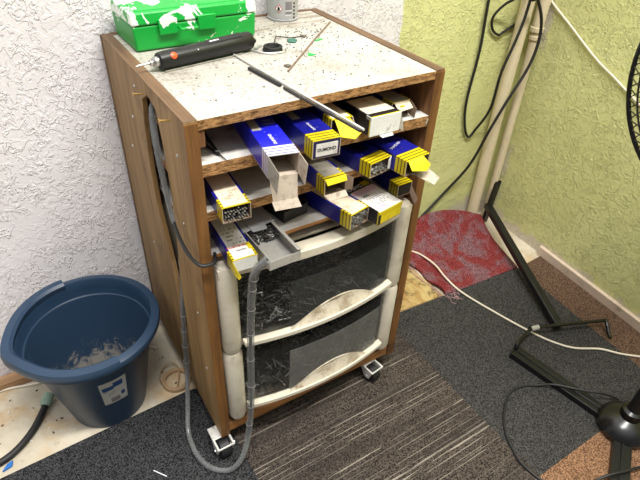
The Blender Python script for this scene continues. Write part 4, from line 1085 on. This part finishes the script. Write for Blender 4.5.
# ------------------------------------------------------------------ pedestal fan
fan = empty('pedestal_fan', (0.850, -0.440, 0.006), 0, 'black pedestal fan with wire grille standing on flat cross feet at right', 'fan')
o_ = Vector(fan.location)
def foot(a, b, name='foot'):
    a = Vector(a) - o_; b = Vector(b) - o_
    s = MB(); up = Vector((0, 0, 1)); d = (b - a).normalized(); sd = d.cross(up).normalized()
    s.bar(a + up * .0165, b + up * .0165, .036, .003, 'black_satin')
    s.bar(a + sd * .0185 + up * .0095, b + sd * .0185 + up * .0095, .003, .018, 'black_satin'); s.bar(a - sd * .0185 + up * .0095, b - sd * .0185 + up * .0095, .003, .018, 'black_satin')
    s.bar(a + d * .03 + up * .0195, b - d * .01 + up * .0195, .006, .003, 'black_satin'); s.bar(b - d * .003 + up * .009, b + up * .009, .036, .018, 'black_satin')
    return s.build(name, fan, bevel=.001)
hx_, hy_ = 0.850, -0.440
foot((hx_, hy_, .006), (0.800, -0.140, .006)); foot((hx_, hy_, .006), (0.695, -0.530, .006)); foot((hx_, hy_, .006), (1.02, -0.50, .006)); foot((hx_, hy_, .006), (0.90, -0.74, .006))
s = MB(); s.lathe([(.060, .010), (.062, .020), (.054, .036), (.036, .048), (.024, .054), (.024, .075), (.017, .080), (.017, .085)], 'black_gloss', 40); s.build('hub_cover', fan)
# wire bail resting on the channel foot
s = MB(); s.tube([Vector(p) - o_ for p in ((0.803, -0.142, .026), (0.812, -0.137, .040), (0.880, -0.122, .042), (0.90, -0.124, .042), (1.090, -0.196, .034), (1.112, -0.206, .032), (1.098, -0.232, .016), (1.088, -0.246, .0115))], .0052, 'black_gloss', 9, sub=5); s.build('wire_bail', fan)
s = MB(); s.tube([Vector(p) - o_ for p in ((0.884, -0.1215, .042), (0.908, -0.1265, .042))], .0068, 'dull_steel', 10); s.build('bail_sleeve', fan)
s = MB(); s.tube([Vector((hx_, hy_, .08)) - o_, Vector((hx_, hy_, .50)) - o_], .0145, 'black_satin', 20); s.tube([Vector((hx_, hy_, .48)) - o_, Vector((hx_, hy_, .52)) - o_], .021, 'black', 20); s.tube([Vector((hx_, hy_, .50)) - o_, Vector((hx_, hy_, .80)) - o_], .0105, 'black_satin', 20); s.build('pole', fan)
FC = Vector((0.800, -0.419, 0.866)); ax = (Vector((-0.2112, -0.6591, 1.0)) - FC).normalized()
RF = 0.245
s = MB(); s.torus(FC - o_, RF, .0042, 'black_gloss', ax, 96, 8); s.build('outer_ring', fan)
cg = Vector((0, 0, 1)).rotation_difference(ax).to_matrix()
for sgn, nm in ((1, 'front_grille'), (-1, 'rear_grille')):
    s = MB(); dep = .05
    s.torus(FC + ax * sgn * dep - o_, .050, .003, 'black_gloss', ax, 32, 6)
    s.torus(FC + ax * sgn * (dep * .62) - o_, RF - .022, .0018, 'black_gloss', ax, 72, 5)
    s.torus(FC + ax * sgn * dep - o_, .16, .0014, 'black_gloss', ax, 56, 5)
    for i in range(84):
        a = 2 * math.pi * i / 84; a2 = a + R(3.2) * sgn
        pt = lambda r_, z_, an: FC - o_ + cg @ Vector((r_ * math.cos(an), r_ * math.sin(an), z_ * sgn))
        s.tube([pt(RF, 0, a), pt(RF - .022, dep * .62, a2), pt(.16, dep, a2 + R(2) * sgn), pt(.050, dep, a2 + R(5) * sgn)], .0012, 'black_gloss', 4)
    s.build(nm, fan)
s = MB()
for i in range(3):
    a = 2 * math.pi * i / 3; pr = []
    for (r_, da, z_) in ((.03, -.35, -.012), (.20, -.50, -.020), (.225, -.1, -.006), (.21, .38, .016), (.12, .42, .016), (.03, .35, .010)):
        pr.append(FC - o_ + cg @ Vector((r_ * math.cos(a + da), r_ * math.sin(a + da), z_)))
    s.prism(pr, ax * .002, 'black_gloss')
s.lathe([(.034, -.015), (.034, .015), (.02, .024), (0, .026)], 'black_gloss', 28, FC - o_, ax)
s.build('blades', fan)
s = MB(); s.lathe([(.03, 0), (.055, .02), (.058, .09), (.04, .12), (0, .125)], 'black_satin', 32, FC - ax * .02 - o_, -ax); s.bar(FC - ax * .08 - o_, Vector((hx_, hy_, .80)) - o_, .02, .04, 'black_satin', (0, 1, 0)); s.build('motor_housing', fan)
